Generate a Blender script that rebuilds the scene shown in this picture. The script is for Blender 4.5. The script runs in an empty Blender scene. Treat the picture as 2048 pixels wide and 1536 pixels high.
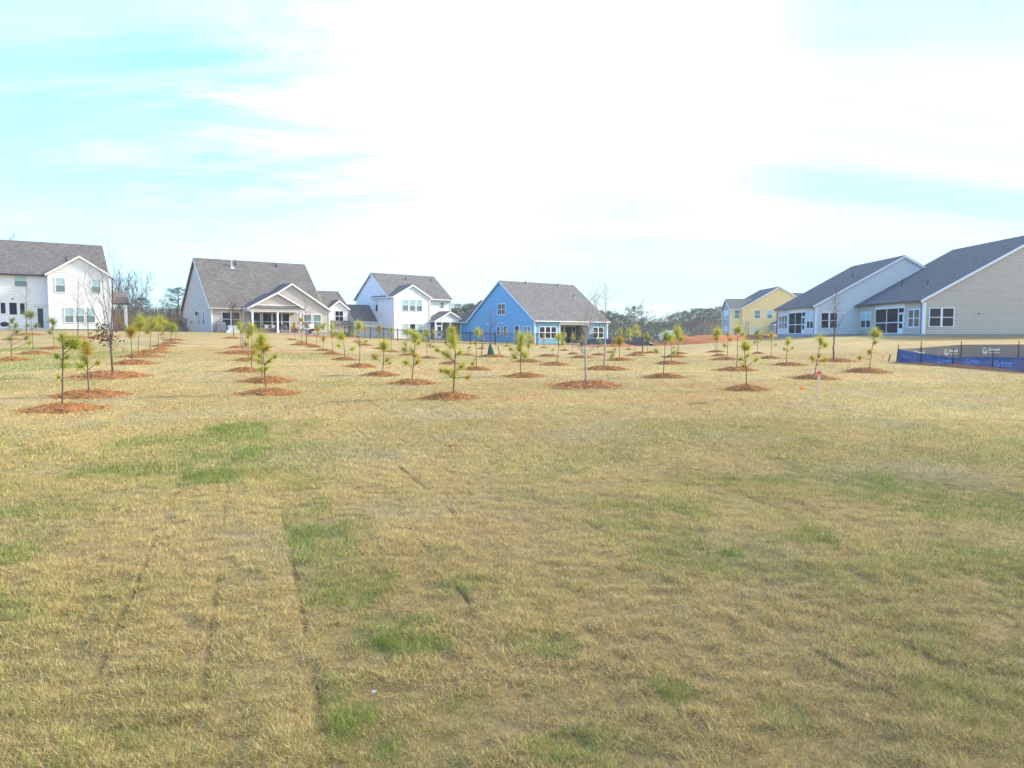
# New lawn planted with pine saplings in front of a row of houses.  Blender 4.5, self-contained.
import bpy, math, random
import numpy as np
from mathutils import Vector

R = math.radians
C = bpy.context.scene.collection
rng = random.Random(7)
nrg = np.random.default_rng(11)

# ------------------------------------------------------------------ data (world metres)
XG0,XGS,XGN = -150,5,61
YG = [0, 6, 10, 14, 18, 22, 26, 30, 35, 40, 46, 52, 58, 66, 74, 82, 90, 100, 115, 135, 160, 200, 260]
ZCM = [[0,0,0,0,0,0,0,0,0,0,0,0,0,0,0,0,0,0,0,0,0,0,0,0,0,0,0,0,0,0,0,0,0,0,0,0,0,0,0,0,0,0,0,0,0,0,0,0,0,0,0,0,0,0,0,0,0,0,0,0,0],
 [0,0,0,0,0,0,0,0,0,0,0,0,0,0,0,0,0,0,0,0,0,0,0,0,0,0,0,0,0,0,0,0,0,0,0,0,0,0,0,0,0,0,0,0,0,0,0,0,0,0,0,0,0,0,0,0,0,0,0,0,0],
 [0,0,0,0,0,0,0,0,0,0,0,0,0,0,0,0,0,0,0,0,0,0,0,0,0,0,0,0,0,0,0,0,0,0,0,0,0,0,0,0,0,0,0,0,0,0,0,0,0,0,0,0,0,0,0,0,0,0,0,0,0],
 [-1,-1,-1,-1,-1,-1,-1,-1,-1,-1,-1,-1,-1,-1,-1,-1,-1,-1,-1,-1,-1,-1,-1,-1,-1,-1,-1,-1,-1,0,0,0,0,0,0,0,0,0,0,0,0,0,0,0,0,0,0,0,0,0,0,0,0,0,0,0,0,0,0,0,0],
 [-1,-1,-1,-1,-1,-1,-1,-1,-1,-1,-1,-1,-1,-1,-1,-1,-1,-1,-1,-1,-1,-1,-1,-1,-1,-1,-1,-1,0,0,1,1,1,0,0,0,0,0,0,0,0,0,0,0,0,0,0,0,0,0,0,0,0,0,0,0,0,0,0,0,0],
 [9,9,9,9,9,9,9,9,9,9,9,9,9,9,9,9,9,9,9,9,9,9,9,9,9,9,9,9,8,4,2,3,3,0,-1,-1,-1,-1,-1,-1,-1,-1,-1,-1,-1,-1,-1,-1,-1,-1,-1,-1,-1,-1,-1,-1,-1,-1,-1,-1,-1],
 [25,25,25,25,25,25,25,25,25,25,25,25,25,25,25,25,25,25,25,25,25,25,25,25,25,25,25,26,19,8,4,4,5,3,-2,-3,-2,-2,-2,-2,-2,-2,-2,-2,-2,-2,-2,-2,-2,-2,-2,-2,-2,-2,-2,-2,-2,-2,-2,-2,-2],
 [40,40,40,40,40,40,40,40,40,40,40,40,40,40,40,40,40,40,40,40,40,40,40,40,40,40,40,40,30,13,6,7,11,10,2,-3,-3,-3,-3,-3,-3,-3,-3,-3,-3,-3,-3,-3,-3,-3,-3,-3,-3,-3,-3,-3,-3,-3,-3,-3,-3],
 [55,55,55,55,55,55,55,55,55,55,55,55,55,55,55,55,55,55,55,55,55,55,55,55,55,55,55,50,32,15,10,10,14,19,14,6,3,3,3,3,3,3,3,3,3,3,3,3,3,3,3,3,3,3,3,3,3,3,3,3,3],
 [64,64,64,64,64,64,64,64,64,64,64,64,64,64,64,64,64,64,64,64,64,64,64,64,64,64,64,55,32,16,13,12,16,24,28,23,19,18,17,17,17,17,17,17,17,17,17,17,17,17,17,17,17,17,17,17,17,17,17,17,17],
 [76,76,76,76,76,76,76,76,76,76,76,76,76,76,76,76,76,76,76,76,76,76,76,76,76,75,74,60,36,19,14,14,17,28,42,48,47,46,45,45,45,45,45,45,45,45,45,45,45,45,45,45,45,45,45,45,45,45,45,45,45],
 [93,93,93,93,93,93,93,93,93,93,93,93,93,93,93,93,93,93,93,93,93,93,93,92,91,89,81,60,35,20,15,14,15,26,47,65,71,73,73,73,73,73,73,73,73,73,73,73,73,73,73,73,73,73,73,73,73,73,73,73,73],
 [111,111,111,111,111,111,111,111,111,111,111,111,111,111,111,111,111,111,111,111,111,111,111,109,107,103,89,62,37,23,17,15,15,25,50,80,94,97,98,98,98,98,98,98,98,98,98,98,98,98,98,98,98,98,98,98,98,98,98,98,98],
 [138,138,138,138,138,138,138,138,138,138,138,138,138,138,138,138,138,138,138,138,139,138,136,133,130,121,99,69,46,32,23,19,18,25,49,94,131,141,139,138,138,138,138,138,138,138,138,138,138,138,138,138,138,138,138,138,138,138,138,138,138],
 [172,172,172,172,172,172,172,172,172,172,172,172,172,172,172,172,173,173,174,175,173,169,163,157,151,137,110,81,59,42,31,24,23,29,48,82,121,143,148,146,145,144,144,144,144,144,144,144,144,144,144,144,144,144,144,144,144,144,144,144,144],
 [198,198,198,198,198,198,198,198,198,198,198,198,198,198,199,200,201,201,202,200,194,187,181,175,166,147,119,93,68,49,36,28,24,31,52,81,113,139,151,152,150,149,149,149,149,149,149,149,149,149,149,149,149,149,149,149,149,149,149,149,149],
 [202,202,202,202,202,202,202,202,202,202,202,202,202,202,203,203,203,203,202,197,192,188,184,179,167,144,118,94,73,55,40,29,23,26,47,77,104,127,144,149,148,147,146,146,146,146,146,146,146,146,146,146,146,146,146,146,146,146,146,146,146],
 [189,189,189,189,189,189,189,189,189,189,189,189,189,189,189,189,189,188,185,183,182,181,180,174,155,130,110,94,78,61,42,27,19,17,34,68,96,114,131,142,145,144,144,143,143,143,143,143,143,143,143,143,143,143,143,143,143,143,143,143,143],
 [145,145,145,145,145,145,145,145,145,145,145,145,145,145,145,146,147,149,149,147,141,136,128,111,91,75,70,69,64,51,32,17,10,6,13,43,83,106,117,127,135,138,138,138,138,138,138,138,138,138,138,138,138,138,138,138,138,138,138,138,138],
 [81,81,81,81,81,81,81,81,81,81,81,81,83,86,91,96,98,94,86,77,69,60,46,30,21,24,37,49,49,29,1,-22,-32,-35,-36,-22,24,75,97,100,100,100,100,100,100,100,100,100,100,100,100,100,100,100,100,100,100,100,100,100,100],
 [-15,-15,-15,-15,-15,-15,-15,-15,-15,-13,-10,-7,-4,-2,-2,-6,-12,-17,-22,-27,-35,-46,-57,-62,-57,-46,-33,-26,-31,-49,-71,-89,-98,-100,-100,-99,-83,-35,22,54,59,54,50,45,42,40,40,40,40,40,40,40,40,40,40,40,40,40,40,40,40],
 [-169,-169,-169,-169,-168,-166,-165,-163,-162,-161,-161,-163,-166,-168,-171,-173,-175,-179,-184,-189,-194,-198,-197,-192,-186,-180,-175,-175,-182,-192,-203,-212,-218,-220,-220,-220,-220,-215,-194,-155,-113,-87,-79,-75,-71,-66,-62,-59,-57,-56,-56,-56,-56,-56,-56,-56,-56,-56,-56,-56,-56],
 [-400,-400,-400,-400,-400,-400,-400,-400,-400,-400,-400,-400,-400,-400,-400,-400,-400,-400,-400,-400,-400,-400,-400,-400,-400,-400,-400,-400,-400,-400,-400,-400,-400,-400,-400,-400,-400,-400,-400,-398,-390,-371,-345,-321,-304,-293,-284,-272,-260,-247,-234,-222,-211,-204,-201,-200,-200,-200,-200,-200,-200]]
# kind, x, y, mulch x, mulch radius, height, lean, tone, label, tufts (dx, dz, r, tone), stem path
TREES = [
 ('pine', -9.46, 15.7, -9.47, 0.79, 1.6, 0.04, 'g', 'green pine sapling nearest the lower left of the field', [(0.042, 1.518, 0.136, 'g'), (0.262, 1.413, 0.167, 'g'), (0.335, 1.34, 0.126, 'g'), (0.178, 1.382, 0.094, 'g'), (-0.063, 1.099, 0.073, 'g'), (0.031, 0.921, 0.105, 'g'), (0.167, 1.089, 0.063, 'g'), (-0.126, 0.67, 0.073, 'y')], [(0.042, 0.733), (0.073, 1.204), (0.052, 1.497)]),
 ('pine', -10.76, 19.0, -10.68, 0.94, 1.36, -0.01, 'o', 'orange-yellow pine sapling just behind the nearest green one at far left', [(-0.051, 1.229, 0.165, 'o'), (0.051, 1.115, 0.152, 'o'), (-0.013, 1.317, 0.114, 'o'), (-0.076, 0.937, 0.114, 'g'), (-0.279, 0.76, 0.152, 'y'), (-0.038, 0.823, 0.101, 'g'), (0.253, 0.811, 0.076, 'o')], None),
 ('pine', -15.16, 29.9, -15.1, 0.9, 1.5, 0.02, 'o', 'pine with one compact orange-gold top beside the bare maple', [(0.0, 1.375, 0.199, 'o'), (-0.08, 1.276, 0.179, 'o'), (0.1, 1.296, 0.179, 'o'), (0.02, 1.156, 0.159, 'o')], None),
 ('pine', -17.35, 34.8, -17.21, 0.96, 1.93, 0.21, 'y', 'full yellow-green pine behind the gold-topped sapling in the left row', [(0.162, 1.786, 0.232, 'y'), (0.116, 1.462, 0.278, 'y'), (0.325, 1.508, 0.186, 'y'), (-0.046, 1.415, 0.162, 'y')], None),
 ('pine', -18.96, 39.3, -18.88, 0.9, 1.81, 0.16, 'y', 'pine sapling with twin green tufts midway along the left row', [(0.052, 1.703, 0.236, 'y'), (0.341, 1.52, 0.288, 'y'), (0.157, 1.336, 0.21, 'y'), (-0.131, 1.074, 0.157, 'o')], None),
 ('pine', -20.23, 42.9, -20.09, 0.49, 1.86, 0.2, 'y', 'leaning pine on a small ring in the left row', [(0.2, 1.773, 0.257, 'y'), (0.4, 1.516, 0.257, 'y'), (0.286, 1.258, 0.172, 'y')], None),
 ('pine', -22.23, 47.9, -22.23, 0.83, 0.96, 0.19, 'o', 'short wispy pine before the far end of the left row', None, None),
 ('pine', -24.1, 53.0, -24.06, 0.74, 1.55, 0.18, 'g', 'bushy pine third from the far end of the left row', [(0.177, 1.237, 0.318, 'g'), (0.141, 0.919, 0.247, 'g'), (0.318, 1.095, 0.212, 'g')], None),
 ('pine', -26.21, 58.6, -26.37, 0.88, 1.17, 0.04, 'o', 'small gold pine at the far end of the left row', None, None),
 ('pine', -21.31, 31.9, -21.23, 0.7, 1.55, 0.26, 'd', 'scraggly pine with dark tufts at the left picture edge', [(0.255, 1.467, 0.128, 'd'), (0.319, 1.212, 0.128, 'd'), (-0.064, 0.914, 0.149, 'd'), (0.574, 0.957, 0.149, 'd'), (0.659, 0.723, 0.128, 'y')], [(0.043, 0.787), (0.17, 1.212)]),
 ('pine', -23.72, 37.2, -23.67, 0.78, 2.06, -0.07, 'd', 'flat-topped dark green pine in front of the white house door', [(-0.124, 1.934, 0.223, 'd'), (-0.347, 1.91, 0.174, 'd'), (0.074, 1.934, 0.174, 'd'), (0.223, 1.389, 0.149, 'd'), (-0.397, 1.389, 0.124, 'd')], None),
 ('pine', -26.51, 43.5, -26.54, 0.81, 1.77, -0.06, 'd', 'upright dark pine before the white house bay corner', [(-0.087, 1.653, 0.232, 'd'), (0.087, 1.508, 0.203, 'd'), (-0.058, 1.218, 0.145, 'd'), (-0.319, 0.957, 0.174, 'd')], None),
 ('pine', -38.64, 58.0, -38.64, 0.77, 1.7, 0.0, 'd', 'thin pine with a small dark head before the white house windows', None, None),
 ('pine', -34.06, 61.6, -33.98, 0.82, 1.27, 0.0, 'd', 'tiny pine left of the maple trunk below the white house', None, None),
 ('pine', -35.75, 66.1, -35.75, 1.1, 1.15, 0.0, 'd', 'tiny pine right of the stake below the white house corner', None, None),
 ('pine', -6.44, 19.6, -6.42, 0.8, 1.58, -0.08, 'y', 'nearest pine in the row facing the tan house', [(-0.078, 1.477, 0.17, 'y'), (-0.118, 1.346, 0.131, 'y'), (-0.078, 1.254, 0.118, 'o'), (0.105, 1.189, 0.118, 'o'), (-0.013, 1.124, 0.091, 'y'), (0.274, 0.954, 0.078, 'g'), (0.105, 0.862, 0.105, 'y'), (-0.157, 0.836, 0.091, 'y'), (-0.17, 0.614, 0.078, 'y'), (0.026, 0.64, 0.078, 'y')], [(-0.026, 0.274), (-0.039, 0.758), (-0.078, 1.215)]),
 ('pine', -7.88, 23.6, -7.73, 0.86, 1.32, -0.05, 'y', 'second pine from the front in the row facing the tan house', [(-0.047, 1.227, 0.157, 'y'), (-0.126, 1.038, 0.126, 'y'), (-0.094, 0.787, 0.11, 'y'), (-0.126, 0.33, 0.094, 'y')], None),
 ('pine', -9.56, 27.5, -9.75, 0.66, 1.72, 0.02, 'y', 'tall loose pine third from the front in the tan house row', [(0.055, 1.522, 0.22, 'y'), (-0.092, 1.412, 0.165, 'y'), (0.0, 1.65, 0.147, 'y'), (-0.183, 0.972, 0.11, 'o'), (0.128, 0.917, 0.147, 'o'), (0.165, 0.697, 0.147, 'o'), (-0.092, 0.422, 0.128, 'y')], None),
 ('pine', -11.81, 33.6, -11.92, 0.69, 1.21, 0.04, 'y', 'pine half hidden behind the third one in the tan house row', None, None),
 ('pine', -17.29, 47.9, -17.48, 0.73, 1.69, -0.03, 'y', 'pine beside the pale bare trunk in front of the tan house', [(-0.032, 1.533, 0.255, 'y'), (-0.128, 1.309, 0.224, 'y'), (0.096, 1.086, 0.192, 'y')], None),
 ('pine', -19.62, 68.1, -19.9, 0.5, 1.63, 0.09, 'o', 'orange pine by the patio of the tan house', None, None),
 ('pine', -17.85, 63.7, -17.89, 0.47, 2.08, 0.04, 'o', 'slim gold pine left of the thin bare tree by the patio', None, None),
 ('pine', -14.27, 54.8, -14.49, 0.58, 1.68, 0.29, 'g', 'green leaning pine in front of the tan house twin windows', None, None),
 ('pine', -12.31, 48.9, -12.25, 0.72, 1.83, 0.1, 'y', 'pine before the right corner of the tan house', [(0.098, 1.695, 0.228, 'y'), (-0.098, 1.532, 0.196, 'y'), (0.033, 0.848, 0.228, 'o')], None),
 ('pine', -10.55, 44.1, -10.55, 0.68, 1.85, 0.0, 'y', 'pine in front of the gap right of the tan house', [(0.0, 1.676, 0.206, 'y'), (-0.059, 1.323, 0.176, 'y'), (0.088, 1.088, 0.147, 'o')], None),
 ('pine', -8.42, 37.8, -8.42, 0.69, 1.46, -0.13, 'y', 'pine with one broad tuft before the small gabled wing', [(-0.151, 1.26, 0.252, 'y'), (-0.252, 1.159, 0.202, 'y'), (-0.328, 0.706, 0.151, 'y'), (0.428, 0.554, 0.151, 'y')], None),
 ('pine', -6.47, 31.8, -6.43, 0.7, 1.91, 0.0, 'y', 'tall slender pine in front of the small gabled wing', [(0.0, 1.823, 0.17, 'y'), (-0.064, 1.654, 0.148, 'y'), (0.064, 1.717, 0.127, 'y'), (0.0, 0.996, 0.127, 'o'), (0.339, 1.06, 0.085, 'y'), (-0.254, 1.378, 0.106, 'y')], None),
 ('pine', -4.67, 27.0, -4.72, 0.65, 1.28, 0.05, 'y', 'pine with a single fan-shaped head left of center', [(0.072, 1.134, 0.216, 'y'), (0.0, 1.008, 0.162, 'y'), (0.144, 1.008, 0.144, 'y'), (-0.288, 0.648, 0.144, 'o'), (0.198, 0.54, 0.108, 'o'), (0.306, 0.414, 0.072, 'y')], None),
 ('pine', -3.1, 23.2, -3.1, 0.75, 1.59, 0.11, 'y', 'tall forked-topped pine left of the tallest front pine', [(0.046, 1.5, 0.17, 'y'), (0.201, 1.469, 0.155, 'y'), (0.108, 1.299, 0.093, 'y'), (0.232, 1.253, 0.093, 'y'), (-0.232, 1.052, 0.108, 'y'), (0.0, 1.005, 0.124, 'y'), (0.155, 0.866, 0.093, 'y'), (-0.217, 0.65, 0.124, 'y'), (0.201, 0.665, 0.124, 'o')], None),
 ('pine', -1.45, 18.4, -1.51, 0.71, 1.75, -0.02, 'y', 'bushy many-tufted pine nearest the camera at center', [(-0.025, 1.681, 0.11, 'y'), (0.0, 1.497, 0.172, 'y'), (0.0, 1.337, 0.159, 'y'), (-0.159, 1.043, 0.11, 'y'), (-0.233, 1.092, 0.086, 'y'), (-0.393, 1.165, 0.074, 'y'), (0.184, 1.104, 0.11, 'y'), (0.258, 0.785, 0.11, 'y'), (0.037, 0.589, 0.147, 'y'), (-0.159, 0.65, 0.11, 'y'), (-0.307, 0.662, 0.074, 'y'), (0.38, 0.478, 0.086, 'o')], [(0.037, 0.613), (0.061, 1.104), (0.0, 1.533)]),
 ('pine', -12.69, 64.8, -12.56, 0.71, 1.75, 0.04, 'y', 'small pine in front of the black fence before the gabled wing', None, None),
 ('pine', -14.96, 72.5, -14.86, 0.53, 1.35, -0.1, 'y', 'tiny pine at the black fence left end', None, None),
 ('pine', -10.34, 58.8, -10.34, 0.61, 1.84, 0.0, 'o', 'orange pine before the blue side wall of the white-fronted house', None, None),
 ('pine', -8.46, 52.7, -8.43, 0.72, 1.72, 0.14, 'y', 'pine at the corner where blue side wall meets white front', None, None),
 ('pine', -6.55, 46.6, -6.37, 0.65, 1.65, 0.06, 'y', 'pine below the triple windows of the white-fronted house', [(0.062, 1.491, 0.249, 'y'), (0.28, 1.429, 0.186, 'y'), (-0.124, 0.715, 0.186, 'y')], None),
 ('pine', -4.86, 42.9, -4.8, 0.57, 1.69, 0.06, 'g', 'pine left of the screened gable porch', None, None),
 ('pine', -6.9, 66.0, -6.9, 0.48, 1.58, 0.04, 'y', 'small pine right at the screened gable porch', None, None),
 ('pine', -2.96, 36.1, -2.94, 0.54, 1.28, 0.02, 'g', 'pine hidden behind the nearest center pine', None, None),
 ('pine', -1.48, 31.2, -1.54, 0.69, 1.75, 0.02, 'y', 'pine just right of the bushy center pine', [(0.021, 1.643, 0.146, 'y'), (0.083, 1.518, 0.125, 'y'), (-0.062, 1.102, 0.104, 'o'), (-0.187, 0.208, 0.125, 'y')], None),
 ('pine', -2.79, 48.7, -2.92, 0.57, 0.58, 0.0, 'y', 'very short pine seedling near the middle fence line', None, None),
 ('pine', 0.81, 39.0, 0.81, 0.78, 1.48, 0.1, 'y', 'pine close behind the twin-clumped sapling before the blue house', [(0.104, 1.326, 0.234, 'y'), (0.052, 0.884, 0.208, 'y'), (0.208, 1.066, 0.182, 'o')], None),
 ('pine', 0.31, 27.0, 0.38, 0.78, 1.57, 0.02, 'y', 'dense-headed pine with wispy lower tufts before the blue house corner', [(0.036, 1.44, 0.252, 'y'), (0.0, 1.224, 0.234, 'y'), (-0.072, 0.99, 0.144, 'y'), (0.126, 0.828, 0.162, 'y'), (-0.252, 0.72, 0.144, 'y'), (0.198, 0.738, 0.126, 'y'), (-0.378, 0.972, 0.09, 'y')], None),
 ('pine', 2.12, 35.7, 1.95, 0.74, 1.48, 0.17, 'y', 'leaning pine before the blue house triple window', [(0.167, 1.38, 0.19, 'y'), (0.024, 1.285, 0.143, 'y'), (0.309, 1.0, 0.143, 'y')], [(0.071, 0.5), (0.119, 0.976)]),
 ('pine', 2.58, 47.7, 2.29, 0.76, 0.48, 0.03, 'y', 'low shrubby pine seedling on a wide mound before the blue house', None, None),
 ('pine', 4.23, 45.0, 4.17, 0.78, 1.29, 0.0, 'g', 'pine just left of the large pale maple trunk', None, None),
 ('pine', 4.26, 52.8, 4.33, 0.46, 1.44, 0.04, 'y', 'small pine before the blue house porch', None, None),
 ('pine', 5.84, 50.4, 5.84, 0.57, 1.14, -0.07, 'g', 'small pine between the two bare trees right of the blue house', None, None),
 ('pine', 5.88, 41.0, 5.85, 0.79, 1.69, 0.0, 'o', 'golden pine with a yellow tree guard beside it', [(0.014, 1.585, 0.164, 'g'), (0.0, 1.203, 0.246, 'o'), (0.109, 1.039, 0.219, 'o'), (-0.082, 0.984, 0.191, 'o'), (-0.355, 1.066, 0.137, 'o')], None),
 ('pine', 3.01, 70.6, 3.01, 0.38, 1.27, 0.05, 'y', 'tiny pine before the blue house along the black fence', None, None),
 ('pine', 4.36, 62.3, 4.36, 0.42, 1.45, -0.17, 'y', 'thin pine by the black fence under the porch', None, None),
 ('pine', 7.56, 56.7, 7.4, 0.42, 0.72, -0.11, 'g', 'stubby green pine by the grey silt fence', None, None),
 ('pine', -0.54, 74.2, -0.54, 0.45, 1.78, 0.0, 'o', 'orange pine against the blue gable wall behind the fence', None, None),
 ('pine', -2.64, 64.9, -2.64, 0.39, 1.6, -0.09, 'o', 'thin pine left of the tree with the green watering bag', None, None),
 ('pine', 5.38, 26.6, 5.4, 0.74, 1.61, 0.07, 'g', 'nearest pine in the row right of the blue house', [(0.089, 1.525, 0.16, 'g'), (0.213, 1.401, 0.16, 'g'), (0.018, 1.383, 0.124, 'g'), (-0.266, 0.922, 0.124, 'g'), (0.372, 0.869, 0.106, 'g')], None),
 ('pine', 7.72, 36.3, 7.7, 0.81, 1.4, 0.02, 'y', 'second pine in the row right of the blue house', None, None),
 ('pine', 9.95, 45.1, 9.74, 0.77, 1.86, 0.0, 'y', 'full yellow pine amid the row right of the blue house', [(0.0, 1.684, 0.271, 'y'), (0.09, 1.353, 0.301, 'y'), (-0.15, 1.473, 0.21, 'y'), (0.21, 1.112, 0.21, 'o')], None),
 ('pine', 11.55, 51.9, 11.62, 0.48, 1.63, 0.03, 'o', 'gold pine at the row end before the red soil bank', None, None),
 ('pine', 8.05, 49.1, 8.05, 0.72, 1.96, 0.07, 'y', 'pine left of the thin tall bare tree by the woods', [(0.065, 1.833, 0.229, 'y'), (-0.131, 1.506, 0.196, 'y'), (0.229, 1.44, 0.196, 'y')], None),
 ('pine', 10.06, 55.7, 10.28, 0.48, 1.52, 0.11, 'g', 'green pine near the dark end of the grey silt fence', None, None),
 ('pine', 10.18, 65.6, 10.18, 0.35, 1.84, 0.13, 'y', 'faint pine at the grey silt fence', None, None),
 ('pine', 9.11, 30.4, 9.07, 0.89, 1.78, 0.04, 'y', 'tall pine with a small high head before the yellow house', [(0.041, 1.682, 0.162, 'y'), (-0.061, 1.601, 0.122, 'y'), (0.122, 1.581, 0.122, 'y'), (0.223, 1.459, 0.122, 'y')], None),
 ('pine', 6.58, 21.0, 6.56, 0.65, 1.34, -0.07, 'y', 'round-headed pine nearest the camera on the right', [(-0.042, 1.26, 0.154, 'y'), (-0.084, 1.162, 0.112, 'y'), (0.014, 1.162, 0.112, 'y'), (-0.196, 0.84, 0.07, 'y'), (0.28, 0.826, 0.084, 'y'), (0.056, 0.938, 0.07, 'y'), (-0.112, 0.644, 0.084, 'o')], None),
 ('pine', 11.55, 40.3, 11.47, 0.81, 1.48, 0.03, 'o', 'pine left of the tall small-headed one before the yellow house', [(0.027, 1.343, 0.134, 'o'), (0.215, 1.102, 0.134, 'o'), (-0.161, 0.779, 0.134, 'o')], None),
 ('pine', 12.57, 46.0, 12.66, 0.49, 1.69, 0.0, 'y', 'bushy pine left of the yellow house corner', [(0.0, 1.564, 0.245, 'y'), (-0.184, 1.319, 0.215, 'y'), (0.153, 1.441, 0.215, 'y'), (-0.061, 1.073, 0.184, 'o')], None),
 ('pine', 14.67, 54.1, 14.67, 0.69, 1.66, -0.14, 'o', 'pine behind the bushy one left of the yellow house', None, None),
 ('pine', 15.74, 48.2, 15.8, 0.42, 1.57, 0.03, 'g', 'thin pine under the yellow house windows', None, None),
 ('pine', 14.19, 41.1, 14.14, 0.58, 1.42, 0.05, 'y', 'pine where the yellow house meets the grey-blue one', None, None),
 ('pine', 12.45, 34.0, 12.56, 0.74, 1.29, 0.07, 'y', 'sparse pine with one head before the grey-blue house porch', [(0.091, 1.133, 0.181, 'y'), (0.023, 0.997, 0.113, 'y'), (-0.113, 0.725, 0.091, 'y'), (0.295, 0.771, 0.091, 'y')], None),
 ('pine', 10.37, 25.7, 10.38, 0.81, 1.49, 0.19, 'y', 'leaning pine behind the pink-flagged survey stake', [(0.171, 1.354, 0.171, 'y'), (0.36, 1.148, 0.137, 'y'), (0.223, 1.216, 0.103, 'y'), (-0.137, 0.685, 0.12, 'o'), (0.188, 0.771, 0.086, 'o'), (0.36, 0.634, 0.12, 'o')], [(0.069, 0.445), (0.154, 1.045)]),
 ('pine', 14.06, 29.5, 13.96, 0.87, 1.73, 0.2, 'y', 'rightmost pine standing left of the blue silt fence', [(0.197, 1.593, 0.177, 'y'), (0.315, 1.455, 0.157, 'y'), (0.098, 1.436, 0.118, 'y'), (0.197, 1.141, 0.118, 'o'), (-0.02, 0.787, 0.138, 'o'), (-0.354, 0.531, 0.118, 'o')], [(0.039, 0.472), (0.118, 1.16)]),
 ('vase', -13.11, 24.6, -13.29, 1.2, 3.82, -0.67, 'b', 'bare multi-stemmed maple with brown leaves at the fork, left', None, None),
 ('column', -44.18, 68.4, -43.96, 1.44, 4.74, 0.23, 'b', 'tall bare tree left of the white house door', None, None),
 ('column', -36.04, 62.4, -36.29, 1.25, 4.95, 0.21, 'b', 'tall bare leaning tree before the white house bay', None, None),
 ('column', -35.23, 62.5, -35.23, 0.5, 2.63, 0.0, 'b', 'thin bare whip beside the triple windows', None, None),
 ('column', -14.28, 39.9, -14.36, 1.26, 3.11, 0.08, 'b', 'bare tree with a pale trunk in front of the tan house', None, None),
 ('column', -24.2, 65.4, -24.33, 0.87, 3.79, -0.13, 'b', 'brown twiggy bare tree before the tan house twin window', None, None),
 ('column', -15.93, 58.2, -15.97, 1.2, 3.57, 0.0, 'b', 'thin bare tree right of the tan house patio', None, None),
 ('column', -1.32, 46.2, -1.2, 1.05, 3.05, 0.03, 'b', 'bare staked tree with a green watering bag, before the blue gable', None, None),
 ('vase2', 2.21, 22.3, 2.18, 1.18, 2.91, 0.25, 'b', 'large bare maple with a pale trunk right of center', None, None),
 ('column2', 3.91, 31.7, 3.91, 1.02, 3.61, 0.06, 'b', 'tallest bare columnar tree right of the large maple', None, None),
 ('column', 9.53, 54.6, 9.35, 0.66, 3.79, -0.18, 'b', 'tall wispy bare tree in front of the far woods', None, None),
 ('column', 15.99, 37.3, 16.09, 0.9, 3.83, 0.02, 'b', 'tall bare tree in front of the grey-blue house gable', None, None),
]
GREEN = [(-3.9, 11.05, 0.62, 2.85, 0.45), (-4.7, 12.35, 0.53, 0.75, 0.7), (-3.32, 8.35, 0.33, 0.35, 0.7), (-1.85, 6.65, 0.18, 0.55, 0.7), (-1.43, 5.85, 0.27, 0.75, 0.5), (-1.01, 4.7, 0.28, 0.6, 0.8), (-0.65, 3.95, 0.34, 0.25, 0.8), (-0.5, 3.8, 0.2, 0.2, 0.9), (-0.82, 3.25, 0.09, 0.15, 0.9), (-0.65, 3.0, 0.1, 0.2, 0.8), (-0.53, 5.35, 0.11, 0.25, 0.6), (-0.32, 4.75, 0.13, 0.25, 0.7), (0.22, 3.75, 0.13, 0.15, 0.9), (0.07, 3.8, 0.1, 0.15, 0.7), (2.34, 5.8, 0.19, 0.3, 0.8), (1.6, 5.35, 0.07, 0.15, 0.7), (-5.25, 10.85, 0.65, 0.95, 0.6), (-4.6, 8.5, 0.45, 0.6, 0.5), (-6.27, 10.1, 0.34, 0.4, 0.6), (-5.05, 9.15, 0.36, 0.55, 0.4), (-0.32, 3.8, 0.15, 0.15, 0.6), (0.72, 3.25, 0.09, 0.15, 0.5), (1.14, 3.05, 0.12, 0.15, 0.4), (-0.16, 3.1, 0.12, 0.15, 0.5), (-3.6, 5.55, 0.22, 0.55, 0.4), (-2.4, 4.45, 0.12, 0.15, 0.4), (-1.37, 3.35, 0.13, 0.15, 0.4), (-1.59, 2.9, 0.19, 0.15, 0.4), (-1.64, 3.4, 0.14, 0.15, 0.4), (1.86, 3.75, 0.15, 0.15, 0.4), (1.93, 3.25, 0.17, 0.15, 0.4), (4.0, 9.6, 0.95, 1.1, 0.3), (2.0, 10.8, 0.58, 0.6, 0.3), (0.3, 2.8, 0.28, 0.15, 0.5), (-28.09, 42.75, 1.68, 6.65, 1.0), (-17.95, 28.1, 1.67, 2.3, 1.0), (-20.43, 35.5, 2.49, 5.9, 0.7), (-16.23, 24.3, 0.65, 1.3, 0.6), (-12.0, 27.6, 0.55, 1.3, 0.35), (-11.45, 40.7, 1.89, 4.6, 0.55), (-26.28, 50.45, 2.65, 8.35, 0.45), (-13.5, 22.05, 1.47, 1.75, 0.25), (-5.49, 24.75, 0.98, 2.15, 0.3), (-17.58, 45.8, 0.87, 10.4, 0.25), (-1.76, 5.7, 0.15, 0.4, 0.3), (-0.49, 2.85, 0.06, 0.15, 0.6)]
CLAY = [(0.2, 19.2, 0.89, 1.5, 0.7), (-2.99, 29.25, 0.97, 1.95, 0.8), (-0.53, 33.75, 1.11, 3.35, 0.4), (-6.48, 24.0, 0.64, 0.8, 0.5), (-8.48, 19.95, 0.4, 0.35, 0.6), (-11.43, 18.1, 0.84, 0.5, 0.6), (3.2, 18.1, 3.6, 1.6, 0.3), (5.06, 19.15, 1.91, 1.15, 0.35), (-26.08, 87.8, 5.94, 12.2, 0.9), (-0.32, 20.2, 1.21, 1.3, 0.4), (5.15, 16.6, 2.2, 0.9, 0.2), (-6.17, 60.2, 3.21, 5.9, 0.25)]

YGA = np.array(YG, float)
ZT = np.array(ZCM, float) / 100.0


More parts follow.
